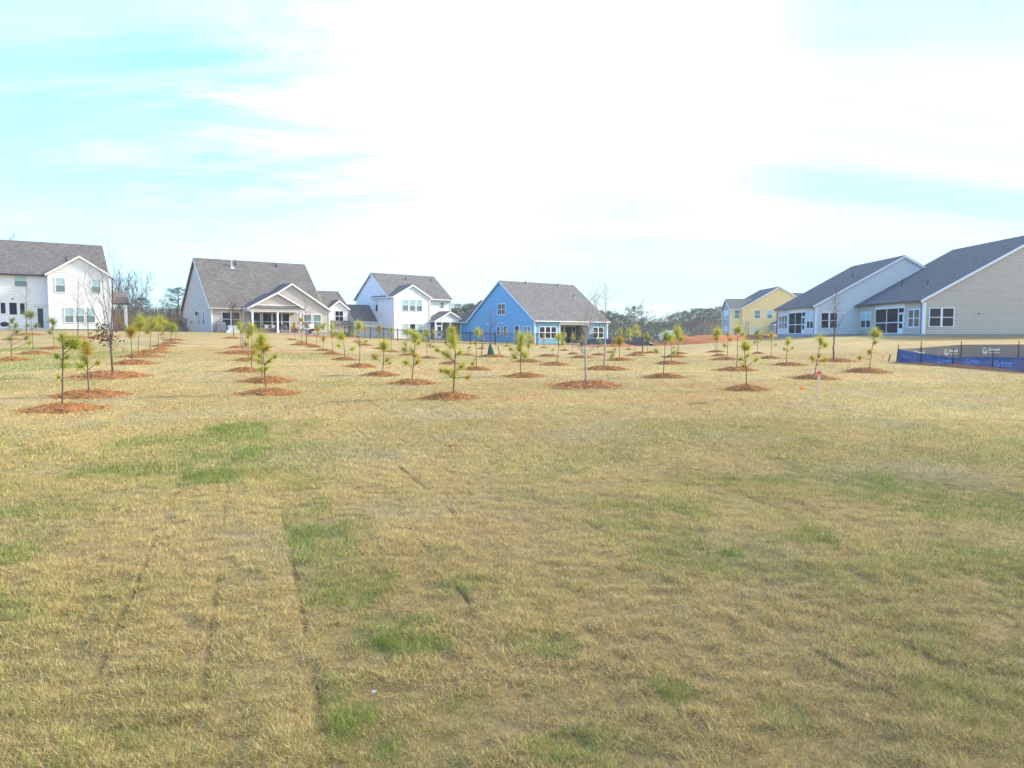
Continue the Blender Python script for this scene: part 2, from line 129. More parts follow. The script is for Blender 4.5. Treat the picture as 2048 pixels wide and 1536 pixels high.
def terrain(x, y):
    """ground height, vectorised bilinear lookup"""
    x = np.clip(np.asarray(x, float), -150, 149.99)
    y = np.clip(np.asarray(y, float), 0, 259.99)
    fx = (x - XG0) / XGS
    j = np.clip(fx.astype(int), 0, XGN - 2)
    a = fx - j
    i = np.clip(np.searchsorted(YGA, y, side='right') - 1, 0, len(YGA) - 2)
    b = (y - YGA[i]) / (YGA[i + 1] - YGA[i])
    return (ZT[i, j] * (1 - a) + ZT[i, j + 1] * a) * (1 - b) + (ZT[i + 1, j] * (1 - a) + ZT[i + 1, j + 1] * a) * b


def gz(x, y):
    return float(terrain(np.array([x]), np.array([y]))[0])


# ------------------------------------------------------------------ noise
def _h(ix, iy, s):
    n = (ix * 374761393 + iy * 668265263 + s * 1442695041) & 0xFFFFFFFF
    n = ((n ^ (n >> 13)) * 1274126177) & 0xFFFFFFFF
    n = n ^ (n >> 16)
    return (n & 0xFFFF) / 65535.0


def vn(x, y, s=0):
    x = np.asarray(x, float); y = np.asarray(y, float)
    ix = np.floor(x).astype(np.int64); iy = np.floor(y).astype(np.int64)
    fx = x - ix; fy = y - iy
    fx = fx * fx * (3 - 2 * fx); fy = fy * fy * (3 - 2 * fy)
    a = _h(ix, iy, s); b = _h(ix + 1, iy, s); c = _h(ix, iy + 1, s); d = _h(ix + 1, iy + 1, s)
    return (a * (1 - fx) + b * fx) * (1 - fy) + (c * (1 - fx) + d * fx) * fy


def fbm(x, y, s=0, o=4):
    t = 0; amp = .5; tot = 0
    for k in range(o):
        t = t + amp * vn(x * 2 ** k, y * 2 ** k, s + k * 17); tot += amp; amp *= .5
    return t / tot


# ------------------------------------------------------------------ mesh builder
class MB:
    def __init__(s):
        s.v = []; s.f = []; s.m = []; s.c = []

    def add(s, vs, fs, m=0, col=None):
        b = len(s.v)
        s.v += [tuple(p) for p in vs]
        s.f += [tuple(b + i for i in f) for f in fs]
        s.m += [m] * len(fs)
        if col is not None:
            s.c += [(col[0], col[1], col[2], 1.0)] * len(vs)

    def box(s, a, b, m=0):
        x0, y0, z0 = a; x1, y1, z1 = b
        s.add([(x0, y0, z0), (x1, y0, z0), (x1, y1, z0), (x0, y1, z0), (x0, y0, z1), (x1, y0, z1), (x1, y1, z1), (x0, y1, z1)],
              [(0, 3, 2, 1), (4, 5, 6, 7), (0, 1, 5, 4), (1, 2, 6, 5), (2, 3, 7, 6), (3, 0, 4, 7)], m)

    def prism(s, poly, ext, m=0):
        n = len(poly); e = Vector(ext)
        vs = [Vector(p) for p in poly] + [Vector(p) + e for p in poly]
        fs = [tuple(range(n))[::-1], tuple(range(n, 2 * n))]
        fs += [(i, (i + 1) % n, n + (i + 1) % n, n + i) for i in range(n)]
        s.add(vs, fs, m)

    def tube(s, pts, rads, n=6, m=0, col=None, cap=True):
        pts = [Vector(p) for p in pts]
        vs = []; fs = []
        for i, p in enumerate(pts):
            d = (pts[min(i + 1, len(pts) - 1)] - pts[max(i - 1, 0)])
            if d.length < 1e-9: d = Vector((0, 0, 1))
            d.normalize()
            u = d.cross(Vector((.31, .95, .05))); u.normalize(); w = d.cross(u)
            for k in range(n):
                a = 2 * math.pi * k / n
                vs.append(p + (u * math.cos(a) + w * math.sin(a)) * rads[i])
        for i in range(len(pts) - 1):
            for k in range(n):
                k2 = (k + 1) % n
                fs.append((i * n + k, i * n + k2, (i + 1) * n + k2, (i + 1) * n + k))
        if cap and n > 2:
            fs.append(tuple(range(n))[::-1]); fs.append(tuple(range((len(pts) - 1) * n, len(pts) * n)))
        s.add(vs, fs, m, col)

    def mesh(s, name, mats, smooth=False):
        me = bpy.data.meshes.new(name)
        me.from_pydata(s.v, [], s.f)
        for m in (mats if isinstance(mats, (list, tuple)) else [mats]):
            me.materials.append(m)
        if any(s.m): me.polygons.foreach_set('material_index', s.m)
        if s.c and len(s.c) == len(s.v):
            a = me.color_attributes.new('col', 'FLOAT_COLOR', 'POINT')
            a.data.foreach_set('color', np.array(s.c, np.float32).ravel())
        if smooth: me.polygons.foreach_set('use_smooth', [True] * len(s.f))
        me.update()
        return me

    def build(s, name, mats, parent=None, loc=(0, 0, 0), smooth=False):
        o = bpy.data.objects.new(name, s.mesh(name, mats, smooth)); C.objects.link(o)
        o.location = loc
        if parent: o.parent = parent
        return o


def tag(o, label=None, cat=None, group=None, kind=None):
    if label:
        o['label'] = label
    if cat: o['category'] = cat
    if group: o['group'] = group
    if kind: o['kind'] = kind
    return o


def empty(name, loc, rz=0.0):
    o = bpy.data.objects.new(name, None); C.objects.link(o)
    o.location = loc; o.rotation_euler = (0, 0, rz); o.empty_display_size = .2
    return o


def arr_mesh(name, verts, tris, cols, mat):
    me = bpy.data.meshes.new(name)
    nv, nf = len(verts), len(tris)
    me.vertices.add(nv); me.vertices.foreach_set('co', np.asarray(verts, np.float32).ravel())
    me.loops.add(nf * 3); me.loops.foreach_set('vertex_index', np.asarray(tris, np.int32).ravel())
    me.polygons.add(nf)
    me.polygons.foreach_set('loop_start', np.arange(0, nf * 3, 3, dtype=np.int32))
    if cols is not None:
        a = me.color_attributes.new('col', 'FLOAT_COLOR', 'POINT')
        c4 = np.ones((nv, 4), np.float32); c4[:, :3] = cols
        a.data.foreach_set('color', c4.ravel())
    me.materials.append(mat)
    me.update(calc_edges=True)
    return me


# ------------------------------------------------------------------ materials
def mat(name, col, rough=.7, spec=.3, var=0.0, vscale=3.0, bump=0.0, bscale=20.0, attr=False, transl=0.0, metal=0.0, alpha=1.0, stretch=(1, 1, 1)):
    m = bpy.data.materials.new(name); m.use_nodes = True
    nt = m.node_tree; N = nt.nodes; L = nt.links
    p = N['Principled BSDF']; out = N['Material Output']
    p.inputs['Roughness'].default_value = rough
    p.inputs['Specular IOR Level'].default_value = spec
    p.inputs['Metallic'].default_value = metal
    src = None
    if attr:
        a = N.new('ShaderNodeVertexColor'); a.layer_name = 'col'; src = a.outputs['Color']
    else:
        c = N.new('ShaderNodeRGB'); c.outputs[0].default_value = (*col, 1); src = c.outputs[0]
    if var or bump:
        tc = N.new('ShaderNodeTexCoord'); mp = N.new('ShaderNodeMapping'); mp.inputs['Scale'].default_value = stretch
        L.new(tc.outputs['Object'], mp.inputs['Vector'])
    if var:
        nz = N.new('ShaderNodeTexNoise'); nz.inputs['Scale'].default_value = vscale; nz.inputs['Detail'].default_value = 6; nz.inputs['Roughness'].default_value = .65
        L.new(mp.outputs[0], nz.inputs['Vector'])
        mr = N.new('ShaderNodeMapRange'); mr.inputs['From Min'].default_value = .25; mr.inputs['From Max'].default_value = .75
        mr.inputs['To Min'].default_value = 1 - var; mr.inputs['To Max'].default_value = 1 + var
        L.new(nz.outputs['Fac'], mr.inputs['Value'])
        mx = N.new('ShaderNodeVectorMath'); mx.operation = 'SCALE'
        L.new(src, mx.inputs[0]); L.new(mr.outputs[0], mx.inputs['Scale']); src = mx.outputs[0]
    L.new(src, p.inputs['Base Color'])
    if bump:
        nb = N.new('ShaderNodeTexNoise'); nb.inputs['Scale'].default_value = bscale; nb.inputs['Detail'].default_value = 5
        L.new(mp.outputs[0], nb.inputs['Vector'])
        b = N.new('ShaderNodeBump'); b.inputs['Strength'].default_value = bump; b.inputs['Distance'].default_value = .03
        L.new(nb.outputs['Fac'], b.inputs['Height']); L.new(b.outputs[0], p.inputs['Normal'])
    sh = p.outputs[0]
    if transl:
        t = N.new('ShaderNodeBsdfTranslucent'); L.new(src, t.inputs['Color'])
        ms = N.new('ShaderNodeMixShader'); ms.inputs[0].default_value = transl
        L.new(sh, ms.inputs[1]); L.new(t.outputs[0], ms.inputs[2]); sh = ms.outputs[0]
    if alpha < 1:
        t = N.new('ShaderNodeBsdfTransparent')
        ms = N.new('ShaderNodeMixShader'); ms.inputs[0].default_value = alpha
        L.new(t.outputs[0], ms.inputs[1]); L.new(sh, ms.inputs[2]); sh = ms.outputs[0]
    L.new(sh, out.inputs['Surface'])
    return m


def shingle(name, col):
    """asphalt shingles: courses of tabs with mottled granules"""
    m = mat(name, col, rough=.9, spec=.15, var=.10, vscale=.7, bump=.4, bscale=14)
    nt = m.node_tree; N = nt.nodes; L = nt.links
    p = N['Principled BSDF']; src = p.inputs['Base Color'].links[0].from_socket
    tc = N.new('ShaderNodeTexCoord'); v = N.new('ShaderNodeTexVoronoi'); v.inputs['Scale'].default_value = 5.5
    mp = N.new('ShaderNodeMapping'); mp.inputs['Scale'].default_value = (.75, .75, 1.5)
    L.new(tc.outputs['Object'], mp.inputs['Vector']); L.new(mp.outputs[0], v.inputs['Vector'])
    mr = N.new('ShaderNodeMapRange'); mr.inputs['To Min'].default_value = .78; mr.inputs['To Max'].default_value = 1.22
    sp = N.new('ShaderNodeSeparateColor'); L.new(v.outputs['Color'], sp.inputs[0]); L.new(sp.outputs[0], mr.inputs['Value'])
    mx = N.new('ShaderNodeVectorMath'); mx.operation = 'SCALE'
    L.new(src, mx.inputs[0]); L.new(mr.outputs[0], mx.inputs['Scale']); L.new(mx.outputs[0], p.inputs['Base Color'])
    return m


M = dict(
    white=mat('white_trim_paint', (.78, .78, .76), .5, var=.03, vscale=2),
    white_siding=mat('white_siding', (.76, .76, .74), .55, var=.04, vscale=1.5),
    tan_siding=mat('tan_siding', (.50, .46, .41), .6, var=.05, vscale=1.5),
    blue_siding=mat('blue_siding', (.175, .41, .60), .55, var=.05, vscale=1.5),
    grey_siding=mat('grey_beige_siding', (.53, .45, .355), .6, var=.05, vscale=1.2),
    blue_grey_siding=mat('blue_grey_siding', (.64, .63, .58), .6, var=.05, vscale=1.2),
    yellow_siding=mat('yellow_siding', (.86, .63, .27), .6, var=.05, vscale=1.2),
    taupe_siding=mat('taupe_siding', (.36, .33, .30), .6, var=.05, vscale=1.2),
    roof_brown=shingle('weathered_brown_shingle', (.155, .140, .130)),
    roof_grey=shingle('grey_shingle', (.158, .150, .143)),
    roof_dark=shingle('charcoal_shingle', (.098, .108, .122)),
    glass=mat('window_glass', (.012, .014, .03), .08, .28),
    blind=mat('pale_window_blind', (.38, .55, .54), .25, .6, var=.06, vscale=8, stretch=(.2, .2, 4)),
    blind_dim=mat('drawn_shade_behind_glass', (.16, .22, .23), .15, .6),
    screen=mat('insect_screen', (.03, .032, .036), .8, .1, alpha=.72),
    dark_metal=mat('black_metal', (.02, .021, .024), .45, .4),
    gutter_dark=mat('bronze_gutter', (.03, .028, .03), .4, .4),
    concrete=mat('concrete', (.34, .32, .29), .85, var=.12, vscale=2, bump=.2),
    door_dark=mat('dark_door_glass', (.02, .022, .04), .1, .5),
    interior=mat('porch_interior_wall', (.2, .2, .2), .8),
    grey_metal=mat('grey_metal', (.25, .26, .28), .4, .5, metal=.4),
    galv=mat('pale_galvanised', (.55, .57, .58), .4, .5),
    fabric_grey=mat('grey_cushion', (.22, .2, .19), .9, var=.1),
    wicker=mat('brown_wicker', (.16, .11, .08), .8, var=.2, vscale=30),
    clay_pot=mat('orange_clay', (.50, .19, .05), .7, var=.15),
    red_paint=mat('dark_red_paint', (.18, .02, .03), .4),
    cream=mat('cream_cushion', (.6, .55, .45), .9),
    brick=mat('brown_stone', (.2, .15, .13), .85, var=.25, vscale=6, bump=.4),
    bark=mat('sapling_bark', (.16, .112, .085), .9, .1, var=.35, vscale=25, bump=.5, bscale=60),
    pale_bark=mat('pale_smooth_bark', (.40, .335, .285), .85, .1, var=.3, vscale=18, stretch=(1, 1, .3)),
    twig=mat('bare_twigs', (.22, .155, .12), .9, .1, var=.2, vscale=8),
    far_bark=mat('woodland_bark', (.11, .085, .072), .9, .1, var=.2, vscale=2),
    needle=mat('pine_needles', (0, 0, 0), .55, .25, attr=True, transl=.45),
    leafc=mat('woodland_foliage', (0, 0, 0), .75, .15, attr=True, transl=.15),
    straw=mat('pine_straw', (0, 0, 0), .85, .15, attr=True, var=.35, vscale=9),
    grass=mat('lawn_blades', (0, 0, 0), .75, .12, attr=True, transl=.2),
    blue_fabric=mat('blue_silt_fabric', (.038, .095, .225), .6, .25, var=.3, vscale=1.5, alpha=.93, stretch=(1, 1, 4)),
    grey_fabric=mat('grey_silt_fabric', (.12, .12, .145), .6, .3, var=.18, vscale=1.5, alpha=.93, stretch=(1, 1, 4)),
    black_fabric=mat('weathered_black_fabric', (.10, .11, .135), .7, .2, var=.12, vscale=1),
    print_white=mat('white_print', (.62, .64, .66), .7),
    print_blue=mat('light_blue_print', (.17, .33, .68), .7),
    wood=mat('raw_pine_lath', (.84, .54, .36), .8, var=.15, vscale=12, stretch=(1, 1, .1)),
    post_wood=mat('dark_wood_post', (.055, .042, .036), .85, var=.2, vscale=10),
    pink=mat('pink_flagging', (.85, .16, .14), .6, transl=.3),
    orange=mat('orange_flag', (.9, .25, .03), .6, transl=.3),
    soil=mat('red_clay_soil', (.36, .145, .07), .95, .1, var=.3, vscale=1.3, bump=.6, bscale=5),
    bag=mat('green_watering_bag', (.02, .11, .055), .45, .4, var=.35, vscale=7, bump=.4, bscale=9),
    yellow_tube=mat('yellow_tree_guard', (.6, .5, .12), .6, transl=.3),
    stake_red=mat('reddish_wood_stake', (.2, .08, .05), .8),
    leaf_dead=mat('dead_oak_leaf', (.19, .07, .03), .8),
    paper=mat('white_paper', (.36, .36, .37), .7),
)

# ------------------------------------------------------------------ lawn colour map (species and dead/alive turf, bare clay)
SEAM = R(-19.5)                       # the sod strips run this way
ss, cs = math.sin(SEAM), math.cos(SEAM)


def seam_coords(x, y):
    return x * cs - y * ss, x * ss + y * cs      # across, along


SOD, SOD0 = .48, .27                  # roll width and the line of the long visible joint
# joints that stand open: (joint index, from, to along the roll, how open)
OPEN = [(0, 2.3, 5.9, .75), (0, 6.0, 14.3, .5), (-2, 4.6, 7.4, .95), (3, 2.3, 3.9, 1.0), (5, 4.0, 4.8, .9), (3, 7.4, 9.6, .9), (2, 3.6, 4.7, .9),
        (5, 4.6, 6.2, .8), (1, 9.0, 11.5, .6), (7, 6.0, 8.5, .6), (9, 5.0, 6.2, .7), (8, 8.5, 11, .6), (-4, 5, 6.4, .5), (6, 9.5, 12, .5)]


def seam_mask(x, y):
    """0..1: how open the joint between two sod rolls is here"""
    a, l = seam_coords(x, y)
    aw = a + .04 * (vn(l * .8, a * .3, 5) - .5) + .016 * (vn(l * 7, a * 2, 6) - .5)
    e = np.round((aw - SOD0) / SOD)
    d = np.abs(aw - SOD0 - SOD * e)
    width = .007 + .018 * vn(l * 2.1 + e * 3.3, e, 12)
    edge = np.clip(1.4 - d / width, 0, 1)
    op = .5 * np.clip((fbm(l * .33 + e * 7.3, e * 3.1, 9, 3) - .40) * 5, 0, 1)
    for k, l0, l1, st in OPEN:
        op = np.maximum(op, .72 * st * (e == k) * np.clip((l - l0) / .3, 0, 1) * np.clip((l1 - l) / .3, 0, 1))
    op = op * np.clip((vn(l * 2.6 + e * 1.7, e * .7, 15) - .22) * 3.5, 0, 1)
    k = np.floor((aw - SOD0) / SOD)
    rw_ = (l + k * .83) / 1.6
    row = np.round(rw_)
    dd = np.abs(rw_ - row) * 1.6 + .02 * (vn(a * 9, l * 3, 16) - .5)
    o2 = np.clip((vn(row * 5.1 + .5, k * 2.7 + .5, 3) - .66) * 5, 0, 1)
    return np.maximum(edge * op, np.clip(1.3 - dd / .018, 0, 1) * o2)


def lawn(x, y):
    """returns colour (n,3) and green amount"""
    x = np.asarray(x, float); y = np.asarray(y, float)
    a, l = seam_coords(x, y)
    a = a + .04 * (vn(l * .8, a * .3, 5) - .5)
    k = np.floor((a - SOD0) / SOD)
    row = np.floor((l + k * .83) / 1.6)
    near = np.clip((30 - y) / 12, 0, 1)
    strip = (_h(k.astype(np.int64), (np.floor(l / 7)).astype(np.int64), 14) - .5) * near
    roll = (_h(k.astype(np.int64), row.astype(np.int64), 4) - .5) * near * .6 + strip * .7
    tanA = np.array([.42, .315, .135]); tanB = np.array([.34, .245, .105]); grey = np.array([.33, .285, .195])
    t = np.clip(fbm(x * .23, y * .23, 1) * 1.6 - .3 + roll * .55, 0, 1)[:, None]
    c = tanB * (1 - t) + tanA * t
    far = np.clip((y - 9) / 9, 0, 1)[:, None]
    c = c * (1 + .10 * far) * (.80 + .28 * np.clip((y - 2.4) / 3.6, 0, 1) - .10 * np.clip((y - 11) / 4, 0, 1))[:, None]   # lens vignetting painted into the colour: turf darkens toward the camera
    g = np.clip((fbm(x * .6 + 31, y * .6, 21) - .55) * 4, 0, 1)[:, None] * .5
    c = c * (1 - g) + grey * g
    fine = np.clip(fbm(x * 4.3, y * 4.3, 57, 3) * 3.0 - .75, 0, 1.25)
    gr = np.clip((fbm(x * .75, y * .75 + 9, 33) - .42) * 2.6, 0, 1) * .46 * np.clip((16 - y) / 8, 0.12, 1)
    gr = gr + .22 * np.clip(roll, 0, 1) * near
    for gx, gy, ax, ay, s in GREEN:
        q = ((x - gx) / ax) ** 2 + ((y - gy) / ay) ** 2
        w = np.clip(1.5 - q, 0, 1)
        gr = gr + .8 * s * w * np.clip(.35 + 1.5 * (fbm(x * 1.7, y * 1.2, 55) - .25), 0, 1.2)
    # the rolls either side of the long joint green up differently
    gr = np.where((k == 0) & (l < 8.6) & (l > 2), gr * 1.3 + .10, gr)
    gr = np.where((k < 0) & (k > -4) & (l < 8.4), gr * .45, gr)
    rect_ = (k < 0) & (k > -3) & (l > 8.45) & (l < 14.2)
    gr = np.where(rect_, gr * .5 + .42 + .40 * np.clip(1 - np.abs(l - 13.4) / .9, 0, 1) + .35 * np.clip(1 - np.abs(l - 8.95) / .55, 0, 1), gr)
    gr = np.where(y < 14.5, gr * (.25 + .75 * fine), gr)
    gr = gr + np.clip((fbm(x * .09, y * .06 + 4, 41, 3) - .5) * 3, 0, 1) * .20
    gr = np.clip(gr, 0, 1)
    green = np.array([.20, .25, .065])
    cg = (gr * .72)[:, None]
    c = c * (1 - cg) + green * cg
    cl = np.clip((fbm(x * .16 + 7, y * .22 + 3, 61, 4) - .62) * 5, 0, 1) * .45 * np.clip((y - 12) / 6, 0, 1)
    for gx, gy, ax, ay, s in CLAY:
        q = ((x - gx) / ax) ** 2 + ((y - gy) / ay) ** 2
        cl = cl + s * np.clip(1.3 - q, 0, 1) * np.clip(fbm(x * 1.1, y * .8, 71) * 2.2 - .5, 0, 1)
    cl = np.clip(cl, 0, .85)[:, None]
    c = c * (1 - cl) + np.array([.48, .26, .11]) * cl
    return c, gr


def clump(x, y):
    return .55 * fbm(x * 2.3, y * 2.3, 81, 4) + .45 * np.clip(fbm(x * 7.5, y * 9.5, 83, 2) * 1.5 - .25, 0, 1)


def relief(x, y):
    near = np.clip((60 - y) / 40, 0, 1)
    return (.055 * (fbm(x * .9, y * .9, 91, 4) - .5) + .042 * (clump(x, y) - .5)) * near - .028 * seam_mask(x, y) * (y < 18)


# ------------------------------------------------------------------ ground sheet
def build_ground():
    gr_ = np.cumsum(.034 * 1.036 ** np.arange(260))
    X = np.concatenate([-(3.5 + gr_[gr_ < 950])[::-1], np.arange(-3.5, 7.0, .032), 7.0 + gr_[gr_ < 950]])     # columns follow the sod rolls
    Yn = np.concatenate([np.linspace(-60, 1, 24), 1.0 + np.cumsum(.042 * 1.0105 ** np.arange(560))])
    Yn = Yn[Yn < 300]
    Yn = np.concatenate([Yn, [330, 400, 520, 800, 1400, 2400]])
    XX, YY = np.meshgrid(X, Yn)
    a_ = XX.ravel(); l_ = YY.ravel()
    x = a_ * cs + l_ * ss; y = -a_ * ss + l_ * cs
    z = terrain(x, y)
    inr = (np.abs(x) < 90) & (y > .5) & (y < 70)
    z[inr] += relief(x[inr], y[inr])
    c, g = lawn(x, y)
    thin = np.clip((15 - y) / 8, 0, 1)[:, None] * .5          # thatch and soil tint, darkened near the camera to paint shadow between blades
    c = c * (1 - thin) + np.array([.115, .083, .045]) * thin  # thatch and soil tint that also paints the shadow between near blades
    sm = (seam_mask(x, y) * (y < 18))[:, None] * .9
    c = c * (1 - sm) + np.array([.03, .022, .014]) * sm
    w = len(X); h = len(Yn)
    idx = np.arange(w * h).reshape(h, w)
    a = idx[:-1, :-1].ravel(); b = idx[:-1, 1:].ravel(); d = idx[1:, 1:].ravel(); e = idx[1:, :-1].ravel()
    tris = np.concatenate([np.stack([a, b, d], 1), np.stack([a, d, e], 1)])
    m = mat('lawn_ground', (0, 0, 0), .95, .08, var=.20, vscale=7, bump=.7, bscale=9, attr=True)
    # a second, coarser mottling of thin and thick turf
    nt = m.node_tree; N = nt.nodes; L = nt.links; p = N['Principled BSDF']
    src = p.inputs['Base Color'].links[0].from_socket
    tc = N.new('ShaderNodeTexCoord'); mp = N.new('ShaderNodeMapping'); mp.inputs['Scale'].default_value = (2.2, .55, 1)
    nz = N.new('ShaderNodeTexNoise'); nz.inputs['Scale'].default_value = 1.0; nz.inputs['Detail'].default_value = 9; nz.inputs['Roughness'].default_value = .72
    L.new(tc.outputs['Object'], mp.inputs[0]); L.new(mp.outputs[0], nz.inputs['Vector'])
    mr = N.new('ShaderNodeMapRange'); mr.inputs['From Min'].default_value = .3; mr.inputs['From Max'].default_value = .7
    mr.inputs['To Min'].default_value = .72; mr.inputs['To Max'].default_value = 1.2
    L.new(nz.outputs['Fac'], mr.inputs['Value'])
    mx = N.new('ShaderNodeVectorMath'); mx.operation = 'SCALE'
    L.new(src, mx.inputs[0]); L.new(mr.outputs[0], mx.inputs['Scale']); L.new(mx.outputs[0], p.inputs['Base Color'])
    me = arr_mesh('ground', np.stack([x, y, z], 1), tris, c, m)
    me.polygons.foreach_set('use_smooth', np.ones(len(tris), bool))
    o = bpy.data.objects.new('ground', me); C.objects.link(o)
    tag(o, 'dormant tan lawn with sod seams rising gently to the houses', None, None, 'structure')


RINGS = [(t[3], t[2], t[4]) for t in TREES]


def lawn_lookup(x, y):
    """colour map sampled once on two rasters, then looked up per blade"""
    if not _LUT:
        for (X0, X1, Y0, Y1, st) in ((-9, 9, 1.5, 9.2, .04), (-37, 37, 9, 47, .14)):
            gx = np.arange(X0, X1 + st, st); gy = np.arange(Y0, Y1 + st, st)
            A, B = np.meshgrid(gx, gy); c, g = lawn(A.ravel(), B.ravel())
            _LUT.append((X0, Y0, st, c.reshape(len(gy), len(gx), 3), g.reshape(len(gy), len(gx))))
    c = np.zeros((len(x), 3)); g = np.zeros(len(x))
    for k, (X0, Y0, st, cc, gg) in enumerate(_LUT):
        m = (y < 9) if k == 0 else (y >= 9)
        i = np.clip(((y[m] - Y0) / st + .5).astype(int), 0, gg.shape[0] - 1); j = np.clip(((x[m] - X0) / st + .5).astype(int), 0, gg.shape[1] - 1)
        c[m] = cc[i, j]; g[m] = gg[i, j]
    return c, g


_LUT = []


def build_grass():
    bands = [  # y0, y1, density, height, width, full blade?
        (2.0, 3.3, 42000, .031, .0018, 1), (3.3, 5.2, 25000, .033, .0023, 1), (5.2, 8.5, 11500, .036, .0040, 0),
        (8.5, 14, 3400, .042, .0072, 0), (14, 24, 1000, .044, .0115, 0), (24, 46, 190, .05, .019, 0)]
    V = []; F = []; CO = []; off = 0
    for y0, y1, den, hh, ww, full in bands:
        hw = .74 * y1 + 2.4
        n = int(den * (y1 - y0) * 2 * hw)
        x = nrg.uniform(-hw, hw, n); y = nrg.uniform(y0, y1, n)
        k = np.abs(x) < .74 * y + 2.4
        x, y = x[k], y[k]
        cl = clump(x, y)
        keep = nrg.random(len(x)) < np.clip(.62 + 1.2 * (cl - .25), .55, 1)
        if y0 < 18: keep &= seam_mask(x, y) < .26 + .5 * nrg.random(len(x))
        for rx, ry, rr in RINGS:
            if y0 - 2 < ry < y1 + 2:
                keep &= (x - rx) ** 2 + (y - ry) ** 2 > (rr * .93) ** 2
        x, y, cl = x[keep], y[keep], cl[keep]
        n = len(x)
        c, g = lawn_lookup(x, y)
        isg = nrg.random(n) < g * .56
        pure = np.array([.20, .27, .06]) * nrg.uniform(.6, 1.35, (n, 1)) * np.array([1, 1, 1]) + nrg.uniform(0, .05, (n, 1)) * np.array([1, .5, 0])
        straw = np.array([.50, .40, .22]); brown = np.array([.25, .165, .09]); ash = np.array([.36, .32, .245])
        pick = nrg.random(n)[:, None]
        dead = np.where(pick < .48, c * 1.05, np.where(pick < .78, straw, np.where(pick < .92, brown, ash)))
        dead = (dead * .55 + c * .45) * (.90 + .45 * cl)[:, None] * nrg.uniform(.72, 1.5, (n, 1)) * np.array([1.07, 1.09, .96])
        col = np.where(isg[:, None], pure, dead)
        h = hh * (.38 + 1.25 * cl) * nrg.uniform(.6, 1.35, n)
        tall = isg & (nrg.random(n) < .14) & (g > .45)
        h = np.where(isg, h * 1.25, h); h = np.where(tall, h * nrg.uniform(1.6, 2.8, n), h)
        lean = np.where(isg, nrg.uniform(.1, .7, n), nrg.uniform(.35, 1.9, n))
        az = nrg.uniform(0, 2 * np.pi, n); az2 = az + nrg.normal(0, .9, n)
        ya = nrg.uniform(0, np.pi, n)
        w = ww * nrg.uniform(.7, 1.3, n) * .5
        z = terrain(x, y) + relief(x, y) - .004
        b = np.stack([x, y, z], 1)
        side = np.stack([np.cos(ya), np.sin(ya), np.zeros(n)], 1) * w[:, None]
        ln = np.stack([np.cos(az) * lean, np.sin(az) * lean, np.ones(n)], 1)
        ln /= np.linalg.norm(ln, axis=1)[:, None]
        if full:
            l2 = np.stack([np.cos(az2) * lean * 1.8, np.sin(az2) * lean * 1.8, np.full(n, .75)], 1)
            l2 /= np.linalg.norm(l2, axis=1)[:, None]
            mid = b + ln * (h * .55)[:, None]; tip = mid + l2 * (h * .55)[:, None]
            vv = np.stack([b - side, b + side, mid - side * .8, mid + side * .8, tip], 1).reshape(-1, 3)
            base = (np.arange(n) * 5 + off)[:, None]
            ff = np.concatenate([base + np.array([[0, 1, 2]]), base + np.array([[1, 3, 2]]), base + np.array([[2, 3, 4]])])
            cc = np.repeat(col, 5, 0); off += n * 5
        else:
            tip = b + ln * h[:, None]
            vv = np.stack([b - side, b + side, tip], 1).reshape(-1, 3)
            ff = (np.arange(n) * 3 + off)[:, None] + np.array([[0, 1, 2]])
            cc = np.repeat(col, 3, 0); off += n * 3
        V.append(vv); F.append(ff); CO.append(cc)
    me = arr_mesh('lawn_grass', np.concatenate(V), np.concatenate(F), np.concatenate(CO), M['grass'])
    o = bpy.data.objects.new('lawn_grass', me); C.objects.link(o)
    tag(o, 'short dead tan turf with fresh green blades growing through it', 'grass', None, 'stuff')


build_ground()
build_grass()


# ------------------------------------------------------------------ mulch rings
def needle_cluster(mb, c, axis, r, n, tone, rr, width=.005):
    c = Vector(c); axis = Vector(axis).normalized()
    for _ in range(n):
        d = Vector((rr.gauss(0, 1), rr.gauss(0, 1), rr.gauss(0, 1))).normalized()
        d = (d + axis * .55).normalized()
        s = d.cross(Vector((rr.gauss(0, 1), rr.gauss(0, 1), rr.gauss(0, 1)))).normalized()
        ln = r * rr.uniform(.65, 1.25)
        st = c - axis * r * rr.uniform(0, .55)
        tip = st + d * ln - Vector((0, 0, ln * .08 * rr.random()))
        w = width * rr.uniform(.7, 1.3)
        u = rr.random()
        if tone == 'd': base = (.24, .29, .085) if u < .65 else (.42, .42, .09)
        elif tone == 'g': base = (.35, .41, .075) if u < .65 else (.52, .50, .085)
        elif tone == 'y': base = (.52, .52, .085) if u < .55 else ((.64, .54, .095) if u < .85 else (.34, .40, .075))
        else: base = (.54, .39, .05) if u < .6 else ((.54, .30, .06) if u < .8 else (.36, .36, .055))
        k = rr.uniform(.7, 1.25)
        mb.add([st - s * w, st + s * w, tip], [(0, 1, 2)], 0, (base[0] * k, base[1] * k, base[2] * k))


